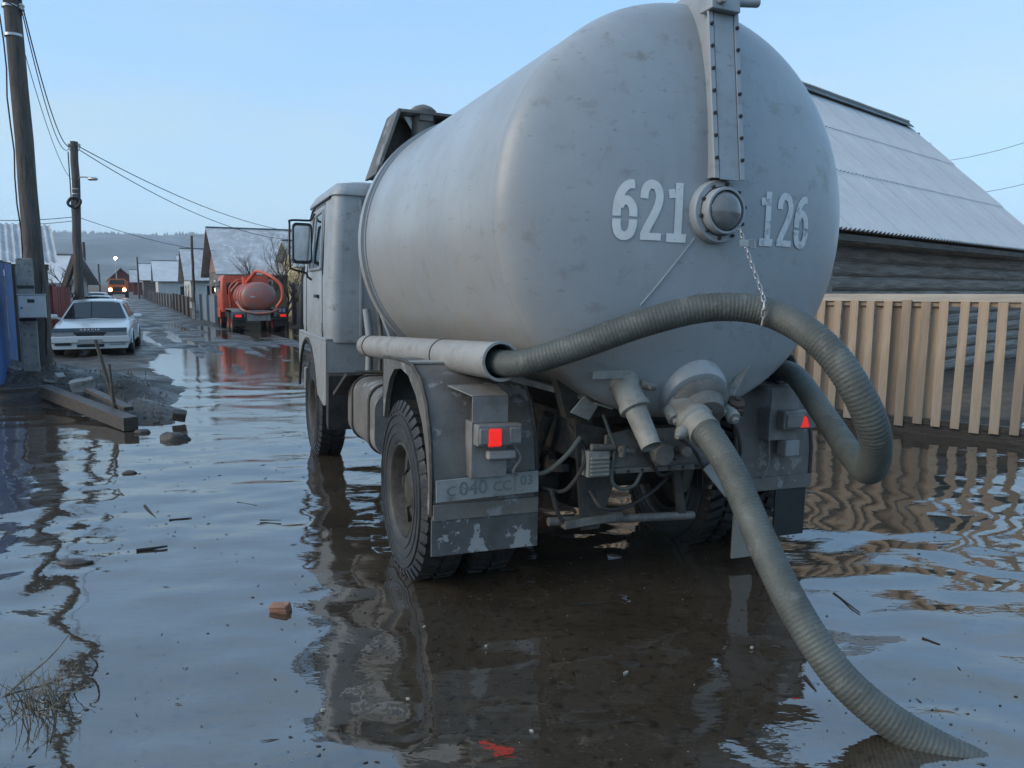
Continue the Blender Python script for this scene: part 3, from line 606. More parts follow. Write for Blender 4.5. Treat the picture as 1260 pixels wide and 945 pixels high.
# --- hose-carrying tubes on both flanks
for sgn in (-1, 1):
    a, b_ = ((-.98, -.24, 1.315), (-.98, 2.97, 1.185)) if sgn < 0 else ((.985, .0, 1.235), (.985, 2.9, 1.185))
    A, B = Vector(a), Vector(b_); ln = (B-A).length
    t_ = MB().lathe([(ln, .045), (ln-.12, .09), (0, .093), (0, .084), (.9, .082), (.9, 0)], A, B-A, 32).build('hose_tube', 'grey_tube', truck)
    MB().lathe([(-.012, .086), (-.012, .099), (.02, .099), (.02, .090)], A, B-A, 32, close=True).build('tube_lip', 'grey_tube' if sgn < 0 else 'black_plastic', t_)
    for q in (.9, 2.85): MB().lathe([(q, .09), (q, .096), (q+.012, .096), (q+.012, .09)], A, B-A, 28, close=True).build('tube_strap', 'rust', t_)
    c = A.lerp(B, .9/ln); MB().box(c.x-.04, c.x+.04, c.y-.03, c.y+.05, 1.245, c.z-.07).build('tube_clamp', 'dusty_steel', t_, .005)
# --- drain nozzle at the rear
d0, d1 = Vector((-.375, -.375, 1.235)), Vector((-.345, -.585, .965))
MB().lathe([(-.12, .075), (0, .075), (.01, .082), (.035, .082), (.045, .074), (.15, .070), (.155, .078), (.185, .078), (.19, .056), (.39, .050), (.39, .043), (.22, .043), (.22, 0)], d0, d1-d0, 24).build('drain_nozzle', 'pale_valve', truck)
MB().beam((-.585, -.45, 1.262), (-.38, -.45, 1.262), .012, .04).build('nozzle_lever', 'pale_valve', truck, .003)
g = MB().cyl((-.32, -.47, 1.215), (-.25, -.48, 1.20), .022, n=10); g.cyl((-.29, -.44, 1.225), (-.29, -.52, 1.195), .012, n=8); g.build('nozzle_bolt', 'dusty_steel', truck)
# --- main suction valve: neck on the dish, hinged flange, lever, hose coupling
v0 = Vector((.03, -.30, 1.235)); vd = Vector((-.10, -.83, -.53)).normalized()
MB().lathe([(-.1, .19), (.16, .185), (.20, .17), (.22, .12), (.22, 0)], v0, vd, 36).build('valve_neck', 'tank_paint', truck)
v1 = v0+vd*.22
MB().lathe([(0, .155), (.02, .16), (.035, .15), (.05, .12), (.11, .095), (.11, 0)], v1, vd, 30).build('valve_cover', 'dusty_steel', truck)
ex = vd.cross(Vector((0, 0, 1))).normalized(); ex = ex if ex.x > 0 else -ex; ez = ex.cross(vd) if ex.cross(vd).z > 0 else -ex.cross(vd)
g = MB()
for sgn in (-1, 1):
    c = v1+vd*.06+ex*(sgn*.165)-ez*.02; g.cyl(c-vd*.03, c+vd*.05, .036, n=14); g.cyl(c+vd*.05, c+vd*.075, .018, n=8); g.beam(c, v1+vd*.06, .03, .04, up=vd)
g.build('clamp_ear', 'pale_valve', truck, .004)
g = MB().beam(v1+ex*.14+vd*.03-ez*.03, (.385, -.42, 1.345), .012, .042, up=vd); g.build('valve_lever', 'pale_valve', truck, .004)
g = MB(); c = v1+ex*.20+vd*.03-ez*.01; g.lathe([(-.05, .02), (-.04, .045), (.04, .045), (.05, .02)], c, ez, 12); g.cyl(c-vd*.06, c+vd*.06, .025, n=10); g.cyl(c-ez*.09, c+ez*.06, .014, n=8); g.build('lever_joint', 'rust', truck)
h0 = Vector((-.085, -.56, 1.055)); h1 = Vector((-.085, -.71, .985))
MB().lathe([(-.10, .085), (0, .082), (.02, .095), (.05, .095), (.06, .084), (.14, .083)], h0, h1-h0, 26).build('hose_coupling', 'pale_valve', truck)
g = MB().lathe([(0, .01), (.02, .03), (.05, .035), (.10, .012)], h0+Vector((-.06, -.05, -.05)), (-.8, -.45, -.25), 10); g.build('coupling_lug', 'pale_valve', truck)
MB().prism([(.245, .70), (.325, .755), (.475, .585), (.405, .53)], 1, -.25, -.24).build('loose_plate', 'cab_paint', truck, .002)

# --- fuel tank, steps and gear between the cab and the rear axle
rr_ = [(-1.20+.10*(1-math.cos(a)), 0) for a in (0,)]
MB().prism(rounded(-1.18, -.56, .46, .97, .13), 1, 1.62, 2.66).build('fuel_tank', 'fender_paint', truck, .012)
for y in (1.80, 2.42): MB().prism(rounded(-1.19, -.55, .45, .98, .13), 1, y, y+.05).build('tank_strap', 'chassis', truck)
MB().prism(rounded(-1.19, -.56, .47, .95, .14), 1, 1.60, 1.63).build('tank_rim', 'lamp_body', truck)
g = MB().beam((-1.22, 2.70, .80), (-1.16, 2.45, .99), .16, .03); g.cyl((-1.15, 2.5, 1.0), (-.75, 2.4, 1.0), .016, n=8); g.build('filler_step', 'chassis', truck, .004)
MB().box(.56, 1.18, 1.5, 2.7, .5, .95).build('battery_box', 'chassis', truck, .02)
random.seed(5)
for k, (x, y, r_, z0, z1) in enumerate([(-.92, 3.05, .035, .95, 1.50), (-.83, 3.02, .02, .95, 1.58), (-.74, 3.06, .045, .95, 1.52), (-.62, 3.02, .018, .95, 1.62), (-.52, 3.05, .05, 1.0, 1.55), (-.33, 3.03, .03, .95, 1.6)]):
    MB().tube([(x, y, z0), (x+.01, y, (z0+z1)/2), (x-.02, y+.02, z1)], r_, 10).build('air_pipe', 'dusty_steel' if k % 2 else 'cab_paint', truck)
MB().box(-.72, -.46, 2.60, 2.9, .98, 1.16).build('air_reservoir', 'dusty_steel', truck, .04)
MB().beam((-.70, 2.74, 1.05), (-.98, 2.70, 1.72), .05, .05).build('tank_support', 'cab_paint', truck, .005)
MB().beam((-.62, 2.80, 1.05), (-.80, 2.80, 1.50), .06, .04).build('tank_support', 'cab_paint', truck, .005)
MB().beam((.70, 2.74, 1.05), (.98, 2.70, 1.72), .05, .05).build('tank_support', 'cab_paint', truck, .005)
# hatch housing on the front of the tank top
g = MB(); prof_ = [(-.93, 2.62), (-.735, 3.175), (.735, 3.175), (.93, 2.62)]
g.prism([(-.93, 2.62), (-.90, 2.62), (-.715, 3.15), (.715, 3.15), (.90, 2.62), (.93, 2.62), (.735, 3.175), (-.735, 3.175)], 1, 2.78, 3.20)
g.prism([(-.90, 2.62), (-.72, 3.15), (.72, 3.15), (.90, 2.62)], 1, 3.12, 3.15)
hh = g.build('hatch_housing', 'fender_paint', truck, .004)
MB().prism([(-.66, 3.14), (-.45, 3.14), (-.45, 2.92), (-.52, 2.93)], 1, 2.90, 2.91).build('peeling_panel', 'white_digit_worn', hh)
g = MB().lathe([(0, .10), (.22, .10), (.22, .115), (.25, .115), (.28, .08), (.30, .03), (.30, 0)], (-.49, 2.90, 2.95), (0, 0, 1), 24); g.box(-.55, -.43, 2.79, 2.82, 3.10, 3.16); g.build('filler_neck', 'fender_paint', truck, .004)

# --- cab
def cab_ring(z, yb, yf, xh, r=.11, k=5):
    o = []
    for cx, cy, a0 in ((xh-r, yf-r*2.0, 0), (-xh+r, yf-r*2.0, 90), (-xh+r, yb+r, 180), (xh-r, yb+r, 270)):
        ry = r*2.0 if a0 in (0, 90) else r
        for i in range(k+1): a = rad(a0+90*i/k); o.append((cx+r*math.cos(a), cy+ry*math.sin(a), z))
    return o
rings = [cab_ring(1.19, 3.27, 5.12, 1.225), cab_ring(1.30, 3.26, 5.14, 1.235), cab_ring(1.78, 3.25, 5.12, 1.235), cab_ring(1.82, 3.25, 5.10, 1.225), cab_ring(2.42, 3.25, 4.86, 1.195), cab_ring(2.50, 3.255, 4.80, 1.185)]
g = MB(); nn = len(rings[0]); g.add([v for q in rings for v in q], [(i*nn+j, i*nn+(j+1) % nn, (i+1)*nn+(j+1) % nn, (i+1)*nn+j) for i in range(len(rings)-1) for j in range(nn)]+[tuple(reversed(range(nn)))])
cab = g.build('cab', 'cab_paint', truck, sharp=50)
rings = [cab_ring(2.495, 3.235, 4.83, 1.20), cab_ring(2.52, 3.235, 4.83, 1.20), cab_ring(2.60, 3.27, 4.76, 1.15), cab_ring(2.635, 3.40, 4.60, 1.0), cab_ring(2.64, 3.6, 4.4, .7)]
g = MB(); g.add([v for q in rings for v in q], [(i*nn+j, i*nn+(j+1) % nn, (i+1)*nn+(j+1) % nn, (i+1)*nn+j) for i in range(len(rings)-1) for j in range(nn)]+[tuple(reversed(range(nn))), tuple((len(rings)-1)*nn+j for j in range(nn))])
g.build('cab_roof', 'cab_paint', cab, sharp=50)
for sgn in (-1, 1):
    X = lambda z, off=0: sgn*(1.235-.045*max(0, (z-1.80)/.65)+off)
    g = MB(); poly = [(3.72, 1.86), (4.48, 1.86), (4.36, 2.38), (3.78, 2.40)]
    g.add([(X(z, .006), y, z) for y, z in poly]+[(X(z, -.01), y, z) for y, z in poly], [(0, 1, 2, 3), (4, 7, 6, 5), (0, 4, 5, 1), (1, 5, 6, 2), (2, 6, 7, 3), (3, 7, 4, 0)]); g.build('side_window', 'glass_dark', cab)
    loop = poly+[poly[0]]; g = MB()
    for a, b_ in zip(loop, loop[1:]): g.tube([(X(a[1], .004), *a), (X(b_[1], .004), *b_)], .014, 6)
    g.tube([(X(1.86, .004), 4.22, 1.86), (X(2.38, .004), 4.18, 2.385)], .012, 6)
    g.build('window_frame', 'cab_paint', cab)
    door = [(3.62, 1.22), (4.70, 1.22), (4.66, 1.80), (4.45, 2.45), (3.70, 2.46), (3.62, 1.80), (3.62, 1.22)]
    g = MB(); [g.tube([(X(a[1], .0), *a), (X(b_[1], .0), *b_)], .006, 5) for a, b_ in zip(door, door[1:])]; g.build('door_seam', 'black_plastic', cab)
    g = MB().box(min(X(1.6), X(1.6, .035)), max(X(1.6), X(1.6, .035)), 3.80, 3.95, 1.585, 1.615); g.build('door_handle', 'dark_steel', cab, .006)
    g = MB().box(min(X(1.3), X(1.3, .02)), max(X(1.3), X(1.3, .02)), 3.60, 3.66, 1.26, 1.36); g.build('hinge', 'cab_paint', cab, .005)
    # front wing box over the wheel: arched side, closed rear face
    arch = [(3.30, 1.19), (3.30, .62), (3.42, .60), (3.78, .66)]+[(4.463-.68*math.cos(rad(a)), .50+.68*math.sin(rad(a))) for a in (20, 40, 60, 80, 100, 120, 140, 155)]+[(5.10, .72), (5.12, 1.19)]
    g = MB().prism(arch, 0, sgn*1.262, sgn*1.235); g.box(min(sgn*1.26, sgn*.70), max(sgn*1.26, sgn*.70), 3.30, 3.33, .66, 1.22)
    g.box(min(sgn*1.262, sgn*.6), max(sgn*1.262, sgn*.6), 3.30, 5.1, 1.19, 1.225)
    wg = g.build('front_wing', 'cab_paint', truck, .008)
    g = MB().prism([(3.20, .90), (3.30, .92), (3.34, .45), (3.24, .40)], 0, sgn*1.25, sgn*.86); g.build('splash_guard', 'rubber', truck, .006)
    MB().tube([(sgn*1.258, y, z) for y, z in [(4.463-.66*math.cos(rad(a)), .50+.66*math.sin(rad(a))) for a in range(10, 171, 10)]], .016, 6).build('arch_lip', 'rubber', wg)
    # mirror
    c = Vector((sgn*1.335, 4.23, 2.115))
    mr = MB().prism(rounded(c.x-.095, c.x+.095, c.z-.20, c.z+.20, .04), 1, c.y-.02, c.y+.05).build('mirror', 'black_plastic', cab, .006)
    MB().prism(rounded(c.x-.08, c.x+.08, c.z-.17, c.z+.17, .03), 1, c.y-.026, c.y-.018).build('mirror_glass', 'mirror_glass', cab)
    xo = c.x+sgn*.105
    MB().tube(spline([(sgn*1.20, 4.32, 2.42), (sgn*1.235, 4.30, 2.36), (sgn*1.27, 4.28, 2.345), (xo, 4.26, 2.335), (xo+sgn*.012, 4.26, 2.28), (xo+sgn*.012, 4.26, 1.92), (xo-sgn*.02, 4.27, 1.86), (sgn*1.30, 4.29, 1.83), (sgn*1.275, 4.30, 1.79), (sgn*1.235, 4.30, 1.76)], 5), .011, 7).build('mirror_bracket', 'black_plastic', cab)
    MB().tube(spline([(sgn*1.20, 3.40, 2.485), (sgn*1.20, 4.0, 2.485), (sgn*1.195, 4.4, 2.47), (sgn*1.20, 4.62, 2.38)], 6), .010, 6).build('rain_gutter', 'black_plastic', cab)
# pressings on the back wall
g = MB()
for x in (-.95, -.30, .30, .95): g.box(x-.012, x+.012, 3.238, 3.26, 1.25, 2.46)
g.box(-.93, .93, 3.24, 3.26, 1.86, 1.88); g.build('wall_pressing', 'cab_paint', cab, .004)
MB().prism(rounded(-.86, -.52, 1.66, 1.84, .02), 1, 3.236, 3.26).build('access_panel', 'cab_paint', cab, .004)
MB().prism([(-1.05, 1.86), (1.05, 1.86), (.98, 2.38), (-.98, 2.38)], 1, 5.00, 5.005).build('windscreen', 'glass_dark', cab)
MB().box(-1.2, 1.2, 5.10, 5.2, .55, .80).build('front_bumper', 'cab_paint', truck, .02)

# ================================================================== hoses and chain
def hose(name, pts, r, label, pitch=.0175):
    P = resample(spline(pts, 24), .0045)
    rs = [r*(1+.020*math.sin(2*math.pi*i*.0045/pitch)+.03*mnoise.noise(Vector((i*.02, r*50, 0)))) for i in range(len(P))]
    return tag(MB().tube(P, rs, 22).build(name, 'hose_rubber', sharp=0), label, 'hose')
tl = lambda x, y, z: TM @ Vector((x, y, z))
ho = hose('suction_hose', [tl(-.98, .62, 1.275), tl(-.98, .2, 1.295), tl(-.975, -.12, 1.305), pix(640, 447, 3.66), pix(700, 430, 3.58), pix(800, 395, 3.5), pix(880, 378, 3.46), pix(950, 386, 3.4), pix(1010, 422, 3.2),
    pix(1055, 482, 3.08), pix(1077, 540, 3.12), pix(1070, 578, 3.36), pix(1048, 560, 3.75), pix(1012, 508, 4.2), pix(978, 462, 4.55), tl(.98, .10, 1.215), tl(.985, .5, 1.21)], .064,
    'long grey ribbed hose looped behind the tank with both ends in its side tubes')
for p_ in ho.data.polygons: p_.use_smooth = True
ho2 = hose('discharge_hose', [tuple(TM @ h0), tuple(TM @ (h0.lerp(h1, .6))), pix(874, 538, 3.60), pix(900, 580, 3.46), pix(926, 640, 3.3), pix(955, 705, 3.12), pix(990, 770, 2.95), pix(1035, 834, 2.83), pix(1090, 883, 2.74), pix(1145, 917, 2.68), pix(1200, 944, 2.63), pix(1260, 976, 2.56)], .067,
    'thick grey ribbed hose running from the rear valve down into the flood water')
for p_ in ho2.data.polygons: p_.use_smooth = True
# chain
lk = []
for k in range(14): a = k/14*2*math.pi; lk.append((.0075*math.cos(a), 0, .0165*math.sin(a)+(.006 if math.sin(a) > 0 else -.006)))
lm = MB().tube(lk+[lk[0], lk[1]], .0036, 6, caps=False).mesh('link', 0); lm.polygons.foreach_set('use_smooth', [True]*len(lm.polygons))
ca, cb = tl(.035, -.71, 1.965), pix(938, 362, 3.36)
path = resample(spline([ca, ca.lerp(cb, .5)+Vector((.0, -.02, -.02)), cb, pix(940, 378, 3.325), pix(938, 396, 3.34)], 20), .036)
chain = tag(empty('chain', ca), 'thin steel chain hanging from the round sight glass over the looped hose', 'chain')
for k, q in enumerate(path):
    nx = path[min(k+1, len(path)-1)]; d = (nx-path[max(k-1, 0)]).normalized()
    o = link('link', lm, 'galvanised', chain); o.matrix_local = Matrix.Translation(q-ca) @ d.to_track_quat('Z', 'X').to_matrix().to_4x4() @ Matrix.Rotation(rad(90*(k % 2)), 4, 'Z')
pk = ca.lerp(cb, .22)
g = MB().box(-.03, .012, -.008, .008, -.016, .016); g.tube([(.012, 0, .012), (.04, 0, .018), (.045, 0, -.022), (.012, 0, -.018)], .004, 6)
o = g.build('padlock', 'galvanised', chain, .003); o.location = pk-ca+Vector((0, -.015, 0))

# ================================================================== right: picket fence and log barn
FA, FB = Vector((3.91, 9.88, 0)), Vector((5.61, 8.29, 0)); fd = (FB-FA).normalized(); fn = Vector((fd.y, -fd.x, 0)); fn = fn if fn.y < 0 else -fn   # fn towards the street
fence = empty('picket_fence', FA); fence.rotation_euler = (0, 0, math.atan2(fd.y, fd.x))
tag(fence, 'new raw timber picket fence in front of the dark log barn', 'fence')
# local: x along the fence, y = away from the street (rear) positive
flen0, flen1 = -4.2, 4.6
random.seed(21)
MB().box(flen0, flen1, -.062, -.037, 1.555, 1.645).build('top_rail', 'rail_wood', fence, .004)
MB().box(flen0, flen1, -.035, .0, 1.50, 1.57).build('rear_rail', 'fresh_wood_b', fence, .004)
MB().box(flen0, flen1, -.060, .0, .12, .19).build('rear_rail', 'wet_timber', fence, .004)
MB().box(flen0, flen1, -.05, .05, -.16, .12).build('kick_board', 'wet_timber', fence, .008)
pk_w, pitch = .098, .200
def picket(x, w_, y0, zt, zb, lean, m):
    g = MB(); hw = w_/2; t = .022
    a = random.uniform(-.006, .006)
    vs = [(-hw, 0, 0), (hw, 0, 0), (hw+a, 0, zt-zb), (-hw+a, 0, zt-zb)]
    g.add([(v[0], v[1], v[2]) for v in vs]+[(v[0], t, v[2]) for v in vs], [(0, 1, 2, 3), (4, 7, 6, 5), (0, 4, 5, 1), (1, 5, 6, 2), (2, 6, 7, 3), (3, 7, 4, 0)])
    o = g.build('picket', m, fence, .004, sharp=30); o.location = (x, y0, zb); o.rotation_euler = (random.uniform(-.006, .006), lean, random.uniform(-.02, .02)); return o
x = flen0+.05; dense_end = 1.55
while x < flen1:
    ln_ = random.gauss(.012, .010)
    picket(x, pk_w*random.uniform(.92, 1.06), -.087 if x > -99 else 0, 1.56+random.uniform(-.01, .02), .10+random.uniform(-.03, .04), ln_, random.choice(['fresh_wood', 'fresh_wood', 'fresh_wood_b']))
    if x < dense_end-.1: picket(x+pitch/2+random.uniform(-.015, .015), pk_w*random.uniform(1.35, 1.75), .002, 1.55+random.uniform(-.02, .02), .10+random.uniform(-.03, .04), random.gauss(.012, .012), random.choice(['fresh_wood_b', 'fresh_wood']))
    x += pitch*random.uniform(.96, 1.04)
for x in (-4.0, -1.4, .9): MB().box(x-.05, x+.05, .03, .13, -.3, 1.5).build('post', 'old_plank', fence, .006)

# log barn
EL, ER = Vector((4.86, 11.75, 0)), Vector((13.55, 19.55, 0)); bd = (ER-EL).normalized(); bn = Vector((-bd.y, bd.x, 0))
barn = empty('log_barn', EL); barn.rotation_euler = (0, 0, math.atan2(bd.y, bd.x)); tag(barn, 'dark weathered log barn with a steep pale corrugated roof behind the picket fence', 'barn')
BL, HWID, EZ, RZ = (ER-EL).length, 3.35, 2.72, 6.22
def log_mesh(L_, r, seed):
    random.seed(seed); n = 12; pts = []; k = 9
    return MB().tube([(L_*i/k, random.uniform(-.012, .012), random.uniform(-.01, .01)) for i in range(k+1)], [r*random.uniform(.93, 1.05) for i in range(k+1)], n).mesh('log')
lms = [log_mesh(BL-.45, .135, s_) for s_ in range(4)]; cms = [log_mesh(2*HWID-.3, .135, 10+s_) for s_ in range(3)]
for lm_ in lms+cms: lm_.materials.append(M('old_log'))
for k in range(11):
    z = .14+k*.238
    link('log', lms[k % 4], None, barn, loc=(-.1, .42, z)); link('log', lms[(k+2) % 4], None, barn, loc=(-.1, 2*HWID-.42, z))
    for xx in (.18, BL-.75): link('log', cms[k % 3], None, barn, loc=(xx, .15, z+.119), rot=(0, 0, math.pi/2))
# gables boarded
for xx in (.18, BL-.75):
    for j in range(20):
        y0 = .35+j*(2*HWID-.7)/20; y1 = y0+(2*HWID-.7)/20-.012; ym = (y0+y1)/2; zt = EZ+(RZ-EZ)*(1-abs(ym-HWID)/HWID)-.15
        if zt > 2.75: MB().box(xx-.015, xx+.015, y0, y1, 2.68, zt).build('gable_board', 'old_plank', barn)
def corr_sheet(wd, ln, waves, amp, th=.008, seg=6):
    g = MB(); n = waves*seg; top = []
    for j in (0, 1):
        top.append([(wd*i/n, j*ln, amp*math.cos(2*math.pi*i/seg)) for i in range(n+1)])
    g.grid(top); g.grid([[(x, y, z-th) for x, y, z in r] for r in top])
    for j in (0, 1): g.grid([top[j], [(x, y, z-th) for x, y, z in top[j]]])
    return g.mesh('roof_sheet', 80)
slope = math.hypot(HWID+.25, RZ-EZ); ang = math.atan2(RZ-EZ, HWID+.25)
nrow, SW = 3, .90; ncol = int((BL+.9)/SW); SH = slope/nrow+.16
shm = corr_sheet(1.05, SH, 7, .028); shm.materials.append(M('slate'))
for sd_ in (0, 1):
    for i in range(ncol):
        for j in range(nrow):
            d = j*(slope-.02)/nrow
            if sd_ == 0: yy = -.25+d*math.cos(ang); mt = Matrix.Translation((-.95+i*SW, yy, EZ-.13+d*math.sin(ang)+.016*j+.003*(i % 2))) @ Matrix.Rotation(ang-.006, 4, 'X')
            else: yy = 2*HWID+.25-d*math.cos(ang); mt = Matrix.Translation((-.95+(i+1)*SW, yy, EZ-.13+d*math.sin(ang)+.014*j+.004*(i % 2))) @ Matrix.Rotation(math.pi, 4, 'Z') @ Matrix.Rotation(ang-.006, 4, 'X')
            o = link('roof_sheet', shm, None, barn); o.matrix_local = mt
RE = -.95+ncol*SW
g = MB(); g.beam((-1.0, HWID-.11, RZ-.09), (RE+.03, HWID-.11, RZ-.09), .26, .02, up=(0, -math.sin(ang), math.cos(ang))); g.beam((-1.0, HWID+.11, RZ-.09), (RE+.03, HWID+.11, RZ-.09), .26, .02, up=(0, math.sin(ang), math.cos(ang))); g.build('ridge_cap', 'ridge_tin', barn)
for y_, z_ in ((.30, 2.72), (2*HWID-.30, 2.72)): MB().box(-.8, RE-.1, y_-.08, y_+.08, z_-.08, z_+.06).build('wall_plate', 'old_log', barn, .01)
MB().box(-.9, RE-.05, -.20, -.16, EZ-.30, EZ-.20).build('eaves_board', 'old_plank', barn, .004)

# ================================================================== left: bank, meter post, poles, gate, sheds
def plank(name, a, b, w_, h_, label, m='wet_timber', cat='timber', group=None, roll=0):
    a, b = Vector(a), Vector(b); o = empty(name, (a+b)/2) if False else None
    c = (a+b)/2; q = MB().beam(a-c, b-c, w_, h_, roll=roll).build(name, m, None, .006); q.location = c; return tag(q, label, cat, group)
plank('timber_beam', (-7.0, 11.40, .205), (-4.60, 9.16, .085), .17, .165, 'thick wet squared beam with its sawn end reaching into the flood')
plank('timber_plank', (-8.9, 11.25, .08), (-6.85, 11.32, .26), .22, .06, 'grey plank lying from the mud bank into the water below the meter post')
plank('timber_plank', (-5.95, 10.72, .30), (-4.85, 9.62, .20), .12, .05, 'dark narrow board lying on the mud beside the thick beam')
def rock(name, c, r, sq, label, m='stone', cat='stone', seed=1, group=None, rot=0):
    bm = bmesh.new(); bmesh.ops.create_icosphere(bm, subdivisions=3, radius=1)
    for v in bm.verts:
        k = 1+.32*mnoise.noise(v.co*1.3+Vector((seed*3.1, 0, 0)))+.14*mnoise.noise(v.co*3.2+Vector((0, seed*2.7, 0))); v.co = Vector((v.co.x*sq[0], v.co.y*sq[1], v.co.z*sq[2]))*k*r
    me = bpy.data.meshes.new(name); bm.to_mesh(me); bm.free(); me.polygons.foreach_set('use_smooth', [True]*len(me.polygons)); o = link(name, me, m, loc=c, rot=(0, 0, rot)); return tag(o, label, cat, group)
def chunk(name, c, dims, rot, label, m, cat, seed=0):
    random.seed(seed); bm = bmesh.new(); bmesh.ops.create_cube(bm, size=1); bmesh.ops.subdivide_edges(bm, edges=bm.edges, cuts=3, use_grid_fill=True)
    for v in bm.verts:
        v.co = Vector((v.co.x*dims[0], v.co.y*dims[1], v.co.z*dims[2])); v.co += Vector([random.uniform(-1, 1)*min(dims)*.05 for _ in range(3)])
    me = bpy.data.meshes.new(name); bm.to_mesh(me); bm.free(); o = link(name, me, m, loc=c, rot=rot, bevel=.006); return tag(o, label, cat)
chunk('concrete_block', (-6.22, 11.05, .33), (.30, .17, .16), (rad(12), rad(-10), rad(25)), 'broken grey concrete block tilted on the mud bank behind the beam', 'concrete', 'block', 2)
chunk('rubble', (-7.05, 11.6, .26), (.15, .13, .14), (.2, .3, .4), 'small dark rubble lump where plank and beam meet', 'stone', 'rubble', 3)
chunk('rubble', (-6.75, 11.4, .40), (.12, .12, .10), (.5, .1, .9), 'small lump of rubble between the meter post and the concrete block', 'concrete', 'rubble', 4)
chunk('rubble', (-4.25, 9.70, .10), (.16, .10, .12), (.4, .2, .3), 'dark clod at the tip of the mud bank', 'stone', 'rubble', 5)
rock('stone', (-3.84, 8.62, .012), .13, (1.3, .8, .55), 'rounded dark stone standing out of the water beside the mud bank', seed=2)
rock('stone', (-3.55, 6.98, .0), .055, (1.2, .8, .5), 'tiny dark stone alone in open water between the rounded stone and the brick', seed=5)
rock('stone', (-4.42, 9.05, .0), .07, (1.3, .8, .6), 'small stone in the water just off the beam end', seed=8)
rock('stone', (-2.72, 4.62, .0), .06, (1.7, .8, .4), 'flat dark stone awash near the dry weeds', seed=9)
# stakes
def stake(a, b, r, label):
    o = MB().tube([(0, 0, 0), Vector(b)-Vector(a)], [r, r*.85], 8).build('stake', 'wet_timber'); o.location = a; return tag(o, label, 'stake')
stake((-5.12, 9.85, .12), (-5.34, 9.85, 1.06), .026, 'tall leaning dark wooden stake on the mud bank')
stake((-5.10, 9.75, .12), (-5.13, 9.75, .76), .020, 'short upright stake beside the tall leaning stake')

# meter post and box
mpz = height(-7.84, 12.5)
o = MB().box(-.115, .115, -.09, .09, -.4, 1.78).build('concrete_post', 'concrete', None, .015, loc=(-7.84, 12.5, mpz), rot=(0, 0, .5)); tag(o, 'square concrete post carrying the electricity meter box', 'post')
g = MB().box(-.12, .12, -.097, -.09, .78, .84); g.box(-.12, .12, -.097, -.09, 1.3, 1.35); o2 = g.build('strap', 'dark_steel', o)
mb = empty('meter_box', pix(39.5, 377, 12.33)); mb.rotation_euler = (0, 0, .5); tag(mb, 'pale grey electricity meter box with a small dark window on the concrete post', 'meter box')
MB().box(-.19, .19, -.02, .12, -.185, .185).build('case', 'box_paint', mb, .008); dr = MB().box(-.178, .178, -.034, -.02, -.172, .172).build('door', 'box_paint', mb, .006)
MB().box(-.06, .04, -.038, -.033, .06, .115).build('window', 'glass_dark', dr); MB().cyl((-.14, -.045, -.02), (-.14, -.03, -.02), .014, n=8).build('lock', 'dark_steel', dr)
MB().box(-.20, .20, -.04, .13, .185, .197).build('rain_lip', 'box_paint', mb)

# utility poles
def pole(base, top, r0, r1, label, cap=True):
    base, top = Vector(base), Vector(top); e_ = empty('utility_pole', base); tag(e_, label, 'pole', 'utility poles along the street'); d = top-base
    random.seed(int(abs(base.x*100)))
    MB().tube([d*(k/10)+Vector((random.uniform(-.02, .02), random.uniform(-.02, .02), 0))*(1 if 0 < k < 10 else 0) for k in range(11)], [r0+(r1-r0)*k/10 for k in range(11)], 16).build('mast', 'pole_wood', e_)
    return e_, d
def insul(par, at, side=1):
    g = MB().tube(spline([at, at+Vector((.12*side, 0, 0)), at+Vector((.16*side, 0, .06)), at+Vector((.16*side, 0, .12))], 4), .012, 6); h = g.build('hook', 'dark_steel', par)
    MB().lathe([(0, .02), (.01, .045), (.06, .04), (.07, .05), (.10, .035), (.12, .012), (.12, 0)], at+Vector((.16*side, 0, .10)), (0, 0, 1), 12).build('insulator', 'porcelain', par)
p1b = Vector((-7.96, 13.0, .1)); p1t = Vector((-8.08, 13.0, 8.2))
pl1, d1_ = pole(p1b, p1t, .155, .115, 'thick dark wooden utility pole right behind the meter post')
insul(pl1, d1_*.756, 1); insul(pl1, d1_*.735, 1)
g = MB()
for zz in (.70, .755): g.lathe([(-.02, .132), (-.02, .138), (.02, .138), (.02, .132)], d1_*zz, d1_, 16, close=True)
g.build('steel_band', 'galvanised', pl1)
MB().tube([d1_*(k/14)*.74+Vector((-.15-.02*math.sin(k*1.9), -.05, 0)) for k in range(1, 15)], .012, 6).build('riser_cable', 'wire', pl1)
MB().tube([d1_*(k/14)*.30+Vector((.15+.02*math.sin(k*1.3), -.08, 0)) for k in range(3, 15)], .012, 6).build('riser_cable', 'wire', pl1)
p2b = Vector((-14.02, 25, .25)); p2t = Vector((-13.82, 25, 6.36))
pl2, d2_ = pole(p2b, p2t, .15, .11, 'wooden utility pole with a small street lamp and a coil of cable')
insul(pl2, d2_*.955, -1); insul(pl2, d2_*.955, 1)
g = MB()
for zz in (.72, .735, .76): g.lathe([(-.015, .125), (-.015, .133), (.015, .133), (.015, .125)], d2_*zz, d2_, 14, close=True)
g.build('steel_band', 'galvanised', pl2)
cc = d2_*.69+Vector((.02, -.14, 0)); MB().tube([cc+Vector((.20*math.cos(a), .03*math.sin(3*a), .15*math.sin(a))) for a in [k/24*2*math.pi for k in range(26)]], .045, 8, caps=False).build('cable_coil', 'wire', pl2)
MB().tube(spline([d2_*.78, d2_*.78+Vector((.15, -.05, .22)), d2_*.78+Vector((.40, -.08, .24)), d2_*.78+Vector((.55, -.1, .2))], 5), .02, 7).build('lamp_arm', 'galvanised', pl2)
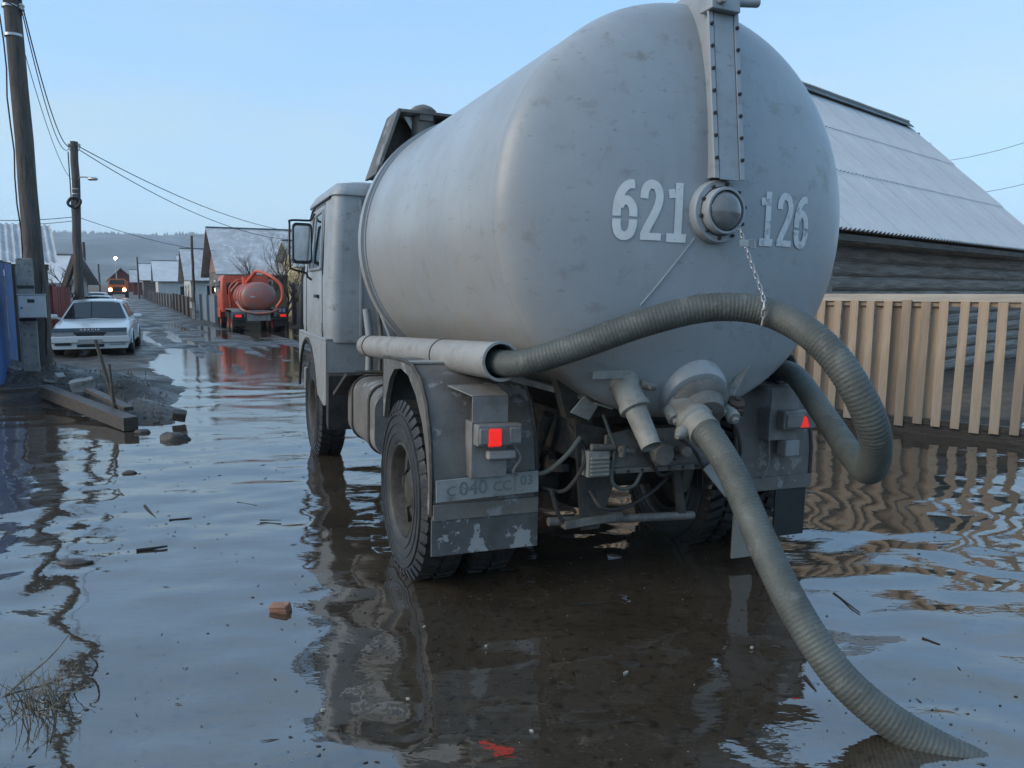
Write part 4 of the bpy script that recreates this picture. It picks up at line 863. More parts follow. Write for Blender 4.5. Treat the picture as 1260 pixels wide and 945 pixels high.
MB().lathe([(0, .03), (.05, .06), (.28, .05), (.33, .02)], d2_*.78+Vector((.46, -.1, .19)), (1, -.1, -.05), 10).build('lamp_head', 'galvanised', pl2)
MB().beam(d2_*.0+Vector((-.95, .1, .4)), d2_*.42+Vector((-.08, 0, 0)), .16, .16).build('brace', 'pole_wood', pl2)
MB().tube([d2_*.95+Vector((-.2, 0, -t*4)) for t in (0, .3, .6, 1)], .018, 6).build('riser_cable', 'wire', pl2)
far_poles = [(100.5, 290, 345, 40, 'slender pole just beyond the pole with the cable coil'), (106, 298, 350, 52, 'thin far pole on the left row near the end of the street'), (123, 325, 356, 90, 'distant thin pole standing left of the red gabled house'), (171, 316, 356, 95, 'distant thin pole right of the red gabled house')]
for px, y0, y1, Y, lb_ in far_poles:
    a = pix(px, y1, Y); a.z = height(a.x, a.y)-.1; t_ = pix(px-.5, y0, Y); pole(a, (a.x, a.y, t_.z), .12, .09, lb_)
a = pix(239, 378, 45); a.z = height(a.x, a.y)-.2; t_ = pix(239.5, 290, 45); pl5, d5 = pole(a, (a.x+.05, a.y, t_.z), .085, .07, 'slim pole with a pale foot in front of the pink-gabled house')
MB().box(-.10, .10, -.14, -.06, 0, 1.15).build('footing', 'concrete', pl5, .02); MB().box(-.2, -.05, -.16, -.08, .85, 1.2).build('notice', 'frame_white', pl5)
# lit street lamp far away
lp = pix(142, 318, 118); tag(lo := empty('street_lamp', (lp.x, lp.y, height(lp.x, lp.y))), 'lit white street lamp above the red gabled house', 'street lamp'); hz_ = lp.z-height(lp.x, lp.y)
MB().tube([(0, 0, -.1), (0, 0, hz_)], .07, 8).build('mast', 'galvanised', lo); MB().lathe([(-.2, .05), (0, .22), (.15, .2), (.25, .05)], (0, 0, hz_), (0, 0, 1), 10).build('lamp_head', 'street_lamp_on', lo)

# wires
def wirething(a, b, sag, label, r=.010, group='overhead wires'):
    a, b = Vector(a), Vector(b); n_ = 24; c = a
    o = MB().tube([a.lerp(b, k/n_)-a-Vector((0, 0, sag*4*(k/n_)*(1-k/n_))) for k in range(n_+1)], r*.68, 6).build('overhead_wire', 'wire', sharp=0); o.location = a; return tag(o, label, 'wire', group)
A1 = p1b+d1_*.756+Vector((.16, 0, .12)); A2 = p1b+d1_*.735+Vector((.16, 0, .12)); B1 = p2b+d2_*.955+Vector((-.16, 0, .12)); B2 = p2b+d2_*.955+Vector((.16, 0, .12))
wirething(A1, B1, .55, 'upper wire from the thick pole to the pole with the cable coil', .018)
wirething(A2, B1+Vector((0, 0, -.05)), .75, 'lower wire from the thick pole to the pole with the cable coil', .014)
wirething(A2+Vector((-.1, 0, -.2)), p2b+d2_*.80, .6, 'lowest slack cable from the thick pole down to the street lamp arm', .010)
wirething(A1, (-6.5, 3.0, 7.6), .5, 'wire leading from the thick pole back over the near water', .016)
wirething(A2, (-6.7, 3.0, 7.2), .5, 'second wire leading from the thick pole over the near water', .014)
H1 = pix(400, 288, 46)
wirething(B2, H1, .7, 'upper long wire from the coil pole across to the log house', .022); wirething(B2+Vector((0, 0, -.1)), H1+Vector((0, 0, -.25)), 1.0, 'lower long wire from the coil pole across to the log house', .020)
wirething(p2b+d2_*.62, pix(300, 308, 48), .4, 'thin service wire from mid pole to the log house gable', .016)
wirething(p2b+d2_*.62, pix(-60, 268, 24), .1, 'service wire running left from the coil pole above the shed', .016); wirething(p2b+d2_*.60, pix(-60, 272, 24), .12, 'lower service wire running left from the coil pole above the shed', .014)
wirething(pix(1170, 197, 40), pix(1330, 150, 34), .2, 'faint upper wire in the sky beyond the barn roof', .016); wirething(pix(1180, 240, 40), pix(1330, 205, 34), .2, 'faint lower wire in the sky beyond the barn roof', .016)

# blue sheet-metal gate along the left edge of the street
gd = Vector((-.44, .9, 0)).normalized(); G0 = Vector((-7.15, 10.3, 0)); gate = empty('metal_gate', G0); gate.rotation_euler = (0, 0, math.atan2(gd.y, gd.x)); tag(gate, 'bright blue ribbed sheet-metal gate beside the meter post', 'gate')
G0.z = .1; gate.location = Vector((-8.35, 12.72, .12))-gd*2.55
for x0, x1 in ((0, 1.25), (1.3, 2.55), (2.62, 3.6)):
    n_ = int((x1-x0)/.05); g = MB(); g.grid([[(x0+(x1-x0)*i/n_, (.012 if (i//2) % 2 else 0)-.02, z) for z in (.12, 2.02)] for i in range(n_+1)]); g.build('sheet', 'blue_tin', gate, sharp=20)
    g = MB(); [g.box(a, a+.05, -.01, .05, .05, 2.06) for a in (x0-.02, x1-.03)]; g.box(x0, x1, -.01, .04, 2.0, 2.05); g.box(x0, x1, -.01, .04, .1, .15); g.build('frame', 'dark_steel', gate, .004)
MB().box(3.65, 3.80, -.05, .10, -.2, 2.0).build('gate_post', 'pole_wood', gate, .01)
# shed with corrugated roof
shed = empty('lean_to_shed', (-12.35, 19.75, .2)); shed.rotation_euler = (0, 0, rad(33)); tag(shed, 'open lean-to shed with a grey wavy slate roof on the left', 'shed')
ssm = corr_sheet(1.05, 2.7, 7, .030); ssm.materials.append(M('slate_old')); sa = rad(24)
for i in range(8): o = link('roof_sheet', ssm, None, shed); o.matrix_local = Matrix.Translation((.55-.90*(i+1)+.0, -.2, 2.22+.004*(i % 2))) @ Matrix.Rotation(sa, 4, 'X')
MB().box(-6.9, .5, 0, .1, 2.02, 2.16).build('eaves_beam', 'old_plank', shed, .01); MB().box(-6.9, .3, 2.2, 2.3, 0, 1.9).build('rear_wall', 'house_white', shed)
for x in (.4, -2.2, -4.8): MB().box(x-.07, x+.07, 0, .12, -.3, 2.05).build('post', 'old_plank', shed, .01)
# plain fence lengths made of boards
def board_fence(a, b, h_, m, label, bw=.14, gap=.01, name='board_fence', posts=True, rails=True):
    a, b = Vector(a), Vector(b); d = b-a; ln = d.length; e_ = empty(name, a); e_.rotation_euler = (0, 0, math.atan2(d.y, d.x)); tag(e_, label, 'fence'); random.seed(int(ln*91)); n_ = int(ln/(bw+gap))
    dz = (b.z-a.z)
    me = MB().box(0, bw, -.012, .012, 0, 1).mesh('board', 30); me.materials.append(M(m))
    for i in range(min(n_, 140)):
        x = i*(ln/n_); o = link('board', me, None, e_, loc=(x, random.uniform(-.006, .006), x/ln*dz-.15)); o.scale = (1, 1, h_+.15+random.uniform(-.03, .03))
    if posts:
        for k in range(int(ln/3)+1): x = min(k*3., ln-.1); MB().box(x-.06, x+.06, .02, .14, x/ln*dz-.4, x/ln*dz+h_+.02).build('post', m, e_)
    return e_
def gp(px, Y, dz=0): q = pix(px, 358, Y); return Vector((q.x, q.y, height(q.x, q.y)+dz))
board_fence(gp(64, 22), gp(86, 25.5), 1.75, 'red_tin', 'dull red sheet fence behind the parked white car', .25, .0)
board_fence(gp(86, 25.6), gp(103, 33), 1.2, 'fence_grey', 'low grey board fence past the coil pole', .15, .02)
# ================================================================== houses
def house(name, Nc, dl, dg, L_, W_, ez, rz, label, wallm, roofm, gablem, wins=(), cat='house', over=.45, base=None):
    """Nc = corner under the near eave; dl along the ridge; dg across the gable"""
    Nc = Vector(Nc); dl = Vector(dl).normalized(); dg = Vector(dg).normalized(); base = height(Nc.x, Nc.y)-.3 if base is None else base
    e_ = empty(name, (Nc.x, Nc.y, base)); F = Matrix(((dl.x, dg.x, 0, 0), (dl.y, dg.y, 0, 0), (0, 0, 1, 0), (0, 0, 0, 1))); e_.rotation_euler = F.to_euler() if F.determinant() > 0 else (0, 0, 0); tag(e_, label, cat)
    fl = F.determinant() < 0
    T_ = (lambda p: p) if not fl else (lambda p: (F @ Vector(p)))
    ez -= base; rz -= base
    def put(name, g, m, par=None, bevel=0):
        if fl: g.v = [tuple(F @ Vector(v)) for v in g.v]
        return g.build(name, m, par or e_, bevel)
    wl = put('wall', MB().box(0, L_, .0, W_, 0, ez+.05), wallm)
    for x in (.0, L_): put('gable', MB().prism([(.02, ez), (W_-.02, ez), (W_/2, rz-.12)], 0, x+(.03 if x else -.03), x+(-.1 if x else .1)), gablem)
    sl = Vector((0, W_/2+over, (rz-ez)*(W_/2+over)/(W_/2))); nrm = Vector((0, -sl.z, sl.y)).normalized()*.07
    for s_ in (0, 1):
        y0 = -over if s_ == 0 else W_+over; z0 = rz-sl.z; g = MB(); q = [(-over, y0, z0), (L_+over, y0, z0), (L_+over, W_/2, rz), (-over, W_/2, rz)]
        if s_ == 0: n_ = nrm
        else: n_ = Vector((0, -nrm.y, nrm.z))
        g.add([Vector(v) for v in q]+[Vector(v)+n_ for v in q], [(0, 1, 2, 3), (4, 7, 6, 5), (0, 4, 5, 1), (1, 5, 6, 2), (2, 6, 7, 3), (3, 7, 4, 0)]); put('roof_slope', g, roofm)
    put('ridge_cap', MB().beam((-over, W_/2, rz+.06), (L_+over, W_/2, rz+.06), .3, .06), 'ridge_tin')
    for face, u, z, ww, hh_ in wins:
        z -= base
        if face == 'g': fr = put('window', MB().box(-.06, .0, u, u+ww, z, z+hh_), 'frame_white'); put('pane', MB().box(-.07, -.05, u+.12, u+ww-.12, z+.12, z+hh_-.12), 'window_pane', fr)
        else: fr = put('window', MB().box(u, u+ww, -.06, 0, z, z+hh_), 'frame_white'); put('pane', MB().box(u+.12, u+ww-.12, -.07, -.05, z+.12, z+hh_-.12), 'window_pane', fr)
    return e_
Nn, Ff = pix(276, 330, 40), pix(257, 334, 47.3); dgv = Vector((Ff.x-Nn.x, Ff.y-Nn.y, 0)); dlv = Vector((dgv.y, -dgv.x, 0)); 
big = house('log_house', (Nn.x, Nn.y, 0), dlv, dgv, 9.0, dgv.length, 2.75, 5.15, 'log house with a large frosted grey roof and pink gable beside the red tanker', 'house_log', 'slate_old', 'house_pink', [('g', 1.2, 1.0, .9, 1.3), ('g', 4.0, 1.0, .9, 1.3), ('l', 1.5, 1.0, .9, 1.3), ('g', 3.3, 3.2, 1.1, .9)])
MB().box(-.55, -.42, -.5, dgv.length+.5, 2.9, 3.05).build('gable_cornice', 'house_pink', big) if False else None
def gable_house(px, Y, wpx, L_, ez, rz, label, wm, rm, gm_, wins=(), ang_=26.6, name='cottage'):
    """gable end looks across the street; the near roof slope faces the camera"""
    q = pix(px, 358, Y); a = rad(ang_); dg = Vector((-math.sin(a), math.cos(a), 0)); dl = Vector((math.cos(a), math.sin(a), 0))
    return house(name, (q.x, q.y, 0), dl, dg, L_, wpx, ez, rz, label, wm, rm, gm_, wins)
gable_house(235, 58, 7.0, 8, 2.7, 4.95, 'pale cottage with a grey gable behind the slim pole', 'house_white', 'slate_old', 'house_log', [('l', 1, 1.0, 1, 1.2), ('g', 1.5, 1.0, .9, 1.2), ('g', 4.2, 1.0, .9, 1.2)])
gable_house(195, 82, 7.5, 9, 2.9, 4.95, 'low white cottage with a wide pale roof farther down the street', 'house_white', 'slate', 'house_log', [('l', 2, 1.1, 1, 1.2), ('l', 5, 1.1, 1, 1.2)])
gable_house(177, 104, 8, 8, 3.3, 5.4, 'small far cottage with a snowy roof next to the brown hut', 'house_log', 'slate', 'house_white')
gable_house(164, 128, 5, 4, 3.4, 5.2, 'tiny reddish hut with a light roof near the street end', 'house_brick', 'slate_old', 'house_brick')
gable_house(226, 98, 9, 10, 3.2, 6.3, 'pale roof peeping out behind the white cottage', 'house_white', 'slate', 'house_white')
# red gabled house at the end of the street: gable towards us
q = pix(133.5, 358, 150); house('red_house', (q.x, q.y, 0), (-.46, .89, 0), (.89, .46, 0), 9, 4.6, 3.9, 6.1, 'dark red house with its gable closing the end of the street', 'house_brick', 'slate_old', 'house_brick', [('g', 1.6, 2.2, 1.2, 1.2)])
q = pix(-60, 358, 32); house('pale_outbuilding', (q.x-1.6, q.y, 0), (.98, .2, 0), (-.2, .98, 0), 5.4, 4, 2.2, 3.25, 'pale outbuilding with a white roof behind the leaning shed', 'house_white', 'slate', 'house_white')
q = pix(372, 358, 38); house('yellow_house', (q.x, q.y, 0), (.89, .46, 0), (-.46, .89, 0), 6, 5, 3.0, 4.2, 'pale yellow house just behind the tanker cab mirror', 'house_yellow', 'slate_old', 'house_yellow')
# right-hand fences along the street
board_fence(gp(386, 31), gp(358, 38), 1.9, 'fence_grey', 'tall grey board fence beside the red tanker', .16, .012)
board_fence(gp(281, 36.5), gp(267, 40), 1.55, 'fence_brown', 'dark brown board fence left of the red tanker', .16, .012)
board_fence(gp(266.5, 40.2), gp(246, 46), 1.45, 'fence_blue', 'bluish board fence before the slim pole', .16, .012)
board_fence(gp(238, 47), gp(212, 62), 1.2, 'fence_brown', 'brown fence below the pale cottage', .16, .012)
board_fence(gp(211, 63), gp(176, 98), 1.1, 'fence_grey', 'long far fence leading to the street end', .2, .012)

# ================================================================== vehicles
CW = wheel_meshes(.31, .19, 26); CW[0].materials.append(M('rubber')); CW[1].materials.append(M('galvanised')); CW[2].materials.append(M('dark_steel'))
def section(y, hw, zb, zs, zt, k=6):
    """closed body section at y: half width hw at shoulder height zs, bottom zb, top zt (bonnet/boot height)"""
    p = [(-hw*.86, zb), (-hw*.97, zb+.06), (-hw, zb+.22), (-hw, zs-.10), (-hw*.985, zs-.02), (-hw*.92, zt-.025), (-hw*.75, zt)]
    return [(x, y, z) for x, z in p]+[(-x, y, z) for x, z in reversed(p)]
def car(loc, rz, paint, label, detail=True, txt=None):
    """front towards -y"""
    e_ = empty('parked_car', loc, (0, 0, rz)); tag(e_, label, 'car')
    S = [(-2.34, .62, .30, .50, .54), (-2.30, .76, .22, .58, .62), (-2.20, .82, .19, .66, .70), (-2.0, .845, .19, .72, .76), (-1.5, .865, .20, .80, .855), (-1.0, .87, .20, .84, .93), (-.6, .87, .20, .88, .95), (.2, .87, .20, .90, .96), (1.0, .87, .20, .92, .98), (1.6, .865, .20, .93, 1.0), (2.1, .85, .22, .92, .99), (2.38, .80, .26, .88, .94), (2.44, .74, .34, .80, .86)]
    g = MB(); rs = [section(*q) for q in S]; n_ = len(rs[0]); g.add([v for r in rs for v in r], [(i*n_+j, i*n_+(j+1) % n_, (i+1)*n_+(j+1) % n_, (i+1)*n_+j) for i in range(len(rs)-1) for j in range(n_)]+[tuple(range(n_)), tuple((len(rs)-1)*n_+j for j in range(n_))])
    b_ = g.build('body', paint, e_, sharp=80); sb = b_.modifiers.new('round', 'SUBSURF'); sb.levels = sb.render_levels = 2
    # cabin: pillars and roof as one shell, glass set into it
    base = [(-.78, -1.02, .90), (-.80, -.2, .93), (-.80, .7, .95), (-.74, 1.95, .97)]; roof = [(-.56, -.30, 1.37), (-.60, .1, 1.41), (-.61, .9, 1.415), (-.54, 1.55, 1.36)]
    def mir(p): return (-p[0], p[1], p[2])
    g = MB(); rw = []
    for lo_, hi in zip(base, roof):
        rw.append([lo_, hi, (hi[0]*.6, hi[1], hi[2]+.03), (0, hi[1], hi[2]+.04), (-hi[0]*.6, hi[1], hi[2]+.03), mir(hi), mir(lo_)])
    g.grid(rw); g.grid([[rw[0][0], rw[0][1], rw[0][2]], [(-.4, -1.08, .90), (-.3, -.30, 1.40), rw[0][2]]]) if False else None
    g.add([rw[0][0], rw[0][1], rw[0][3], rw[0][5], rw[0][6], (0, -1.10, .92)], [(0, 1, 2, 5), (5, 2, 3, 4)]); g.add([rw[3][0], rw[3][1], rw[3][3], rw[3][5], rw[3][6], (0, 2.0, .98)], [(0, 5, 2, 1), (5, 4, 3, 2)])
    g.build('cabin', paint, e_, sharp=40)
    def lerp3(a, c, t): return tuple(a[i]+(c[i]-a[i])*t for i in range(3))
    def quad(name, a, b2, c, d, off, m='glass_dark', par=e_):
        o = Vector(off); MB().add([Vector(v)+o for v in (a, b2, c, d)]+[Vector(v)+o*.2 for v in (a, b2, c, d)], [(0, 1, 2, 3), (4, 7, 6, 5), (0, 4, 5, 1), (1, 5, 6, 2), (2, 6, 7, 3), (3, 7, 4, 0)]).build(name, m, par)
    g = MB(); P = []
    for t in (.05, .35, .65, .93):
        l_, h_ = lerp3(base[0], roof[0], t), lerp3((0, -1.10, .92), (0, -.30, 1.41), t); row = []
        for k in range(7):
            s_ = -1+2*k/6; x = l_[0]*-s_*.93; f = 1-s_*s_; row.append((x, l_[1]+(h_[1]-l_[1])*f-.012, l_[2]+(h_[2]-l_[2])*f+.012))
        P.append(row)
    g.grid(P); g.build('windscreen', 'glass_dark', e_, sharp=80)
    for s_ in (-1, 1):
        Sg = lambda p: (p[0]*-s_, p[1], p[2])
        for y0, y1 in ((.08, .46), (.50, .93)):
            def pt(t, v):
                i = min(int(t*3), 2); f = t*3-i; l_ = lerp3(base[i], base[i+1], f); h_ = lerp3(roof[i], roof[i+1], f); return Sg(lerp3(l_, h_, v))
            quad('side_window', pt(y0, .10), pt(y1, .10), pt(y1 if y1 < .9 else .84, .86), pt(y0+.03, .86), (s_*-.012*-1 if False else s_*.014, 0, .004))
    quad('rear_window', (-.66, 1.95, 1.02), (.66, 1.95, 1.02), (.5, 1.60, 1.34), (-.5, 1.60, 1.34), (0, .02, .01))
    for s_ in (-1, 1):
        for y in (-1.45, 1.28):
            wheel(s_*.79, y, .31, s_, e_, CW, 5)
            MB().tube([(s_*.868, y-.36*math.cos(rad(a)), .31+.36*math.sin(rad(a))) for a in range(0, 181, 15)], .018, 6).build('arch_trim', paint, b_)
            MB().prism([(y-.345*math.cos(rad(a)), .31+.345*math.sin(rad(a))) for a in range(-10, 191, 12)], 0, s_*.872, s_*.76).build('wheel_well', 'black_plastic', b_)
        m_ = MB().lathe([(-.10, .03), (-.08, .075), (.06, .08), (.10, .05), (.11, 0)], (s_*.96, -.72, .985), (s_, 0, 0), 14, squash=(.85, .9)).build('door_mirror', paint, e_)
        MB().beam((s_*.80, -.72, .93), (s_*.92, -.72, .96), .08, .05).build('mirror_arm', paint, e_)
        if detail:
            MB().prism([(s_*.80, .545), (s_*.36, .535), (s_*.33, .655), (s_*.79, .672)], 1, -2.375, -2.24).build('headlamp', 'headlamp_glass', e_, .008)
            MB().prism([(s_*.75, .30), (s_*.40, .30), (s_*.42, .37), (s_*.74, .37)], 1, -2.372, -2.30).build('fog_lamp', 'headlamp_glass' if s_ > 0 else 'black_plastic', e_, .006)
            MB().box(min(s_*.875, s_*.882), max(s_*.875, s_*.882), -.95, 1.15, .40, .46).build('side_trim', paint, e_, .003)
            MB().box(min(s_*.874, s_*.884), max(s_*.874, s_*.884), .05, .2, .77, .80).build('door_handle', paint, e_, .003)
    MB().prism([(-.84, .36), (.84, .36), (.85, .44), (.82, .535), (-.82, .535), (-.85, .44)], 1, -2.40, -2.20).build('front_bumper', paint, e_, .03)
    MB().prism([(-.80, .20), (.80, .20), (.83, .37), (-.83, .37)], 1, -2.35, -2.22).build('bumper_apron', paint, e_, .02)
    if detail:
        MB().prism([(-.29, .535), (.29, .535), (.33, .635), (-.33, .635)], 1, -2.372, -2.26).build('grille', 'black_plastic', e_, .006)
        df = MB(); df.add([(x, y, z) for y, z in ((-2.395, .655), (-2.29, .735)) for x in (-.80, -.4, 0, .4, .80)]+[(x, y+.01, z-.01) for y, z in ((-2.395, .655), (-2.29, .735)) for x in (-.80, -.4, 0, .4, .80)], [(i, i+1, i+6, i+5) for i in range(4)]+[(i+10, i+15, i+16, i+11) for i in range(4)]+[(0, 10, 11, 1), (1, 11, 12, 2), (2, 12, 13, 3), (3, 13, 14, 4)]); df = df.build('hood_deflector', 'deflector', e_)
        if txt: o = link('deflector_lettering', text_mesh(' '.join(txt), .085), 'frame_white', df); o.matrix_local = Matrix.Translation((0, -2.352, .694)) @ Matrix.Rotation(math.atan2(.08, .105), 4, 'X')
        MB().box(-.26, .26, -2.415, -2.40, .335, .45).build('number_plate', 'plate_white', e_, .003)
        MB().box(-.29, .29, -2.362, -2.33, .25, .32).build('air_intake', 'black_plastic', e_, .004)
        MB().tube([(-.7, -1.08, .945), (-.1, -1.02, .965), (.6, -.98, .955)], .008, 5).build('wiper', 'black_plastic', e_)
    return e_
cpos = pix(113, 437, 19.5); axis_ = Vector((-.385, .923, 0)).normalized()
rz_ = math.atan2(axis_.y, axis_.x)-math.pi/2; cc_ = Vector((cpos.x, cpos.y, 0))+axis_*2.3
wc = car((cc_.x, cc_.y, height(cc_.x, cc_.y)-.01), rz_, 'white_car', 'white estate car with a dark hood deflector parked facing the tanker', True, 'GRACIA'); wc.scale = (1.05, 1.02, .99)
q = pix(119, 362, 37); car((q.x, q.y, height(q.x, q.y)+.02), rad(20), 'dark_car', 'dark car with a frosted roof parked behind the white estate car', False)
q = pix(116.5, 360, 47); car((q.x, q.y, height(q.x, q.y)+.02), rad(24), 'silver_car', 'silver car just behind the dark parked car', False)

# red vacuum tanker, seen from behind (front towards +y)
TW = wheel_meshes(.52, .26, 24); TW[0].materials.append(M('rubber')); TW[1].materials.append(M('truck_red')); TW[2].materials.append(M('dark_steel'))
q = pix(322, 408, 31.3)
rt = empty('vacuum_truck', (q.x, q.y, -.04), (0, 0, rad(26.5))); rt.scale = (.87, .87, .84); tag(rt, 'red vacuum tanker truck with lit tail lamps driving away through the puddles', 'truck')
for s_ in (-1, 1):
    MB().box(s_*.42-.05, s_*.42+.05, .1, 7.0, .75, 1.0).build('chassis_rail', 'chassis', rt, .01)
    for y in (1.1, 2.42): wheel(s_*1.08, y, .50, s_, rt, TW, 8); wheel(s_*.78, y, .50, s_, rt, TW, 0)
    wheel(s_*1.05, 6.05, .50, s_, rt, TW, 8)
    MB().prism([(.35, .75), (.35, 1.05), (.5, 1.17), (2.95, 1.17), (3.1, 1.05), (3.1, .75), (3.06, .75), (3.06, 1.0), (2.9, 1.13), (.55, 1.13), (.4, 1.0), (.4, .75)], 0, s_*1.24, s_*.64).build('mudguard', 'lamp_body', rt)
    MB().box(min(s_*1.22, s_*.66), max(s_*1.22, s_*.66), .33, .35, .35, .80).build('mudflap', 'rubber', rt)
    tl_ = MB().box(min(s_*1.20, s_*.75), max(s_*1.20, s_*.75), .02, .12, .78, .94).build('tail_lamp', 'black_plastic', rt, .01)
    MB().box(min(s_*1.14, s_*.86), max(s_*1.14, s_*.86), .0, .03, .80, .92).build('red_lens', 'red_lamp', tl_, .01)
    MB().box(min(s_*1.36, s_*1.50), max(s_*1.36, s_*1.50), 6.5, 6.56, 1.9, 2.3).build('mirror', 'black_plastic', rt, .02); MB().cyl((s_*1.2, 6.5, 2.3), (s_*1.43, 6.52, 2.3), .02, n=6).build('mirror_arm', 'black_plastic', rt)
MB().box(-1.22, 1.22, .05, .13, .66, .76).build('rear_bumper', 'dark_steel', rt, .01)
MB().box(-.62, .42, -.02, .02, .62, 1.12).build('rear_panel', 'concrete', rt, .01)
tp_ = [(.30+.28*(1-math.cos(k/8*math.pi/2)) if False else .55-.30*math.cos(k/8*math.pi/2), .80*math.sin(k/8*math.pi/2)) for k in range(9)]+[(3.85, .80)]+[(3.85+.28*math.sin(k/6*math.pi/2), .80*math.cos(k/6*math.pi/2)) for k in range(1, 7)]
rtk = MB().lathe(tp_, (.02, .0, 1.78), (0, 1, 0), 40, squash=(.88, 1.0)).build('tank', 'tank_red', rt, sharp=60)
for y in (.75, 1.6, 2.6, 3.6): MB().lathe([(y, .79), (y, .83), (y+.06, .83), (y+.06, .79)], (.02, 0, 1.78), (0, 1, 0), 40, close=True, squash=(.88, 1.0)).build('band', 'truck_red', rtk)
MB().box(-.40, -.20, .262, .30, 1.74, 1.80).build('sticker', 'frame_white', rtk)
MB().tube(spline([(-.1, 2.4, 2.55), (.0, 1.9, 2.95), (.15, 1.0, 3.0), (.55, .2, 2.75), (.92, -.15, 2.3), (.95, -.2, 1.7), (.7, -.1, 1.25)], 8), .075, 10).build('suction_arm', 'truck_red', rt)
MB().tube(spline([(-.95, .9, 1.5), (-.75, .1, 1.12), (-.2, -.08, .98), (.4, -.1, 1.02), (.85, .0, 1.2)], 8), .055, 10).build('suction_hose', 'tank_red', rt)
MB().beam((-.3, 2.6, 2.4), (.05, 1.6, 3.0), .16, .14).build('boom', 'truck_red', rt, .01); MB().cyl((-.3, 2.6, 2.3), (-.3, 2.6, 2.75), .16, n=14).build('boom_post', 'truck_red', rt)
MB().tube(spline([(-.95, 3.3, 1.4), (-.98, 3.1, 2.2), (-.6, 3.0, 2.6), (-.2, 3.0, 2.5)], 6), .05, 8).build('vacuum_pipe', 'truck_red', rt); MB().tube(spline([(-.85, 3.9, 1.2), (-.9, 3.7, 1.9), (-.5, 3.6, 2.5)], 6), .06, 8).build('vacuum_pipe', 'tank_red', rt)
g = MB(); rr4 = [cab_ring(z, 4.75, yf, xh) for z, yf, xh in ((.95, 6.85, 1.18), (1.1, 6.9, 1.22), (1.95, 6.9, 1.22), (2.75, 6.65, 1.16), (2.87, 6.5, 1.08))]
g.add([v for q_ in rr4 for v in q_], [(i*nn+j, i*nn+(j+1) % nn, (i+1)*nn+(j+1) % nn, (i+1)*nn+j) for i in range(4) for j in range(nn)]+[tuple(reversed(range(nn))), tuple(4*nn+j for j in range(nn))]); rc_ = g.build('cab', 'truck_red', rt, sharp=50)
MB().prism(rounded(-.95, .95, 1.85, 2.5, .1), 1, 4.74, 4.77).build('rear_window', 'glass_dark', rc_)
for s_ in (-1, 1): MB().prism([(5.3, 1.9), (6.5, 1.9), (6.4, 2.55), (5.35, 2.6)], 0, s_*1.215, s_*1.19).build('side_window', 'glass_dark', rc_); MB().prism([(5.5, .62), (6.6, .62), (6.8, 1.12), (5.3, 1.12)], 0, s_*1.24, s_*1.0).build('wing', 'truck_red', rc_, .02)
g = MB(); [g.box(.80+k*.17, .93+k*.17, -.05, .05, 1.02, 1.22) for k in range(2)]; g.build('work_lamp', 'headlamp_glass', rt, .01); MB().box(.74, 1.2, -.02, .1, .98, 1.26).build('lamp_frame', 'dark_steel', rt, .01)

# orange truck coming towards us with its headlights on (front towards -y)
q = pix(145, 366, 98)
ot = empty('oncoming_truck', (q.x, q.y, height(q.x, q.y)), (0, 0, rad(24))); tag(ot, 'orange truck with bright yellow headlights coming down the street', 'truck')
MB().box(-1.0, 1.0, .0, 1.6, .85, 1.75).build('cab_front', 'truck_orange', ot, .06); cb_ = MB().prism([(-1.0, 1.75), (1.0, 1.75), (.9, 2.5), (-.9, 2.5)], 1, .25, 1.6).build('cab', 'truck_orange', ot, .06)
MB().prism([(-.86, 1.82), (.86, 1.82), (.78, 2.35), (-.78, 2.35)], 1, .22, .26).build('windscreen', 'glass_dark', cb_)
MB().box(-1.1, 1.1, -.15, .05, .55, .85).build('bumper', 'dark_steel', ot, .03); MB().box(-.55, .55, -.03, .02, .95, 1.45).build('grille', 'black_plastic', ot, .02); MB().box(-1.05, 1.05, 1.8, 5.5, .9, 2.3).build('load_body', 'truck_orange', ot, .04)
for s_ in (-1, 1):
    MB().lathe([(0, .18), (-.08, .17), (-.10, .1), (-.10, 0)], (s_*.80, 0, 1.12), (0, 1, 0), 16).build('headlight', 'headlight_on', ot)
    for y in (.8, 4.2): wheel(s_*.95, y, .48, s_, ot, TW, 0)

# ================================================================== bare trees and weeds
def bare_tree(base, h_, spread, label, seed, m='bark', levels=5):
    random.seed(seed); e_ = empty('bare_tree', base); tag(e_, label, 'tree'); cr_ = MB()
    def grow(p, d, ln, r, lv, g):
        pts = [p]; q = p; dd = d
        for k in range(4): dd = (dd+Vector((random.uniform(-.16, .16), random.uniform(-.16, .16), random.uniform(-.04, .12)))).normalized(); q = q+dd*ln/4; pts.append(q)
        g.tube(pts, [r*(1-.12*k) for k in range(5)], 6 if lv < 2 else 4, caps=False)
        if lv >= levels: return
        for k in range(random.choice((3, 3, 4))):
            t = random.randint(2, 4); nd = (dd+Vector((random.uniform(-1, 1)*spread, random.uniform(-1, 1)*spread, random.uniform(-.1, .55)))).normalized()
            grow(pts[t], nd, ln*random.uniform(.55, .8), r*.55, lv+1, cr_)
    tr = MB(); grow(Vector((0, 0, -.2)), Vector((0, 0, 1)), h_*.36, .05+h_*.008, 0, tr)
    tr.build('trunk', m, e_, sharp=0); cr_.build('crown', m, e_, sharp=0); return e_
bare_tree(gp(330, 37.5), 4.3, .75, 'bare shrubby tree standing before the frosted log house roof', 4); bare_tree(gp(352, 36), 4.6, .8, 'bare spreading tree between the log house and the cab mirror', 9)
bare_tree(gp(372, 37), 4.0, .8, 'bare sapling close to the yellow house', 12, levels=4); bare_tree(gp(77, 27), 3.2, .8, 'leafless bush behind the red sheet fence', 15, levels=4)

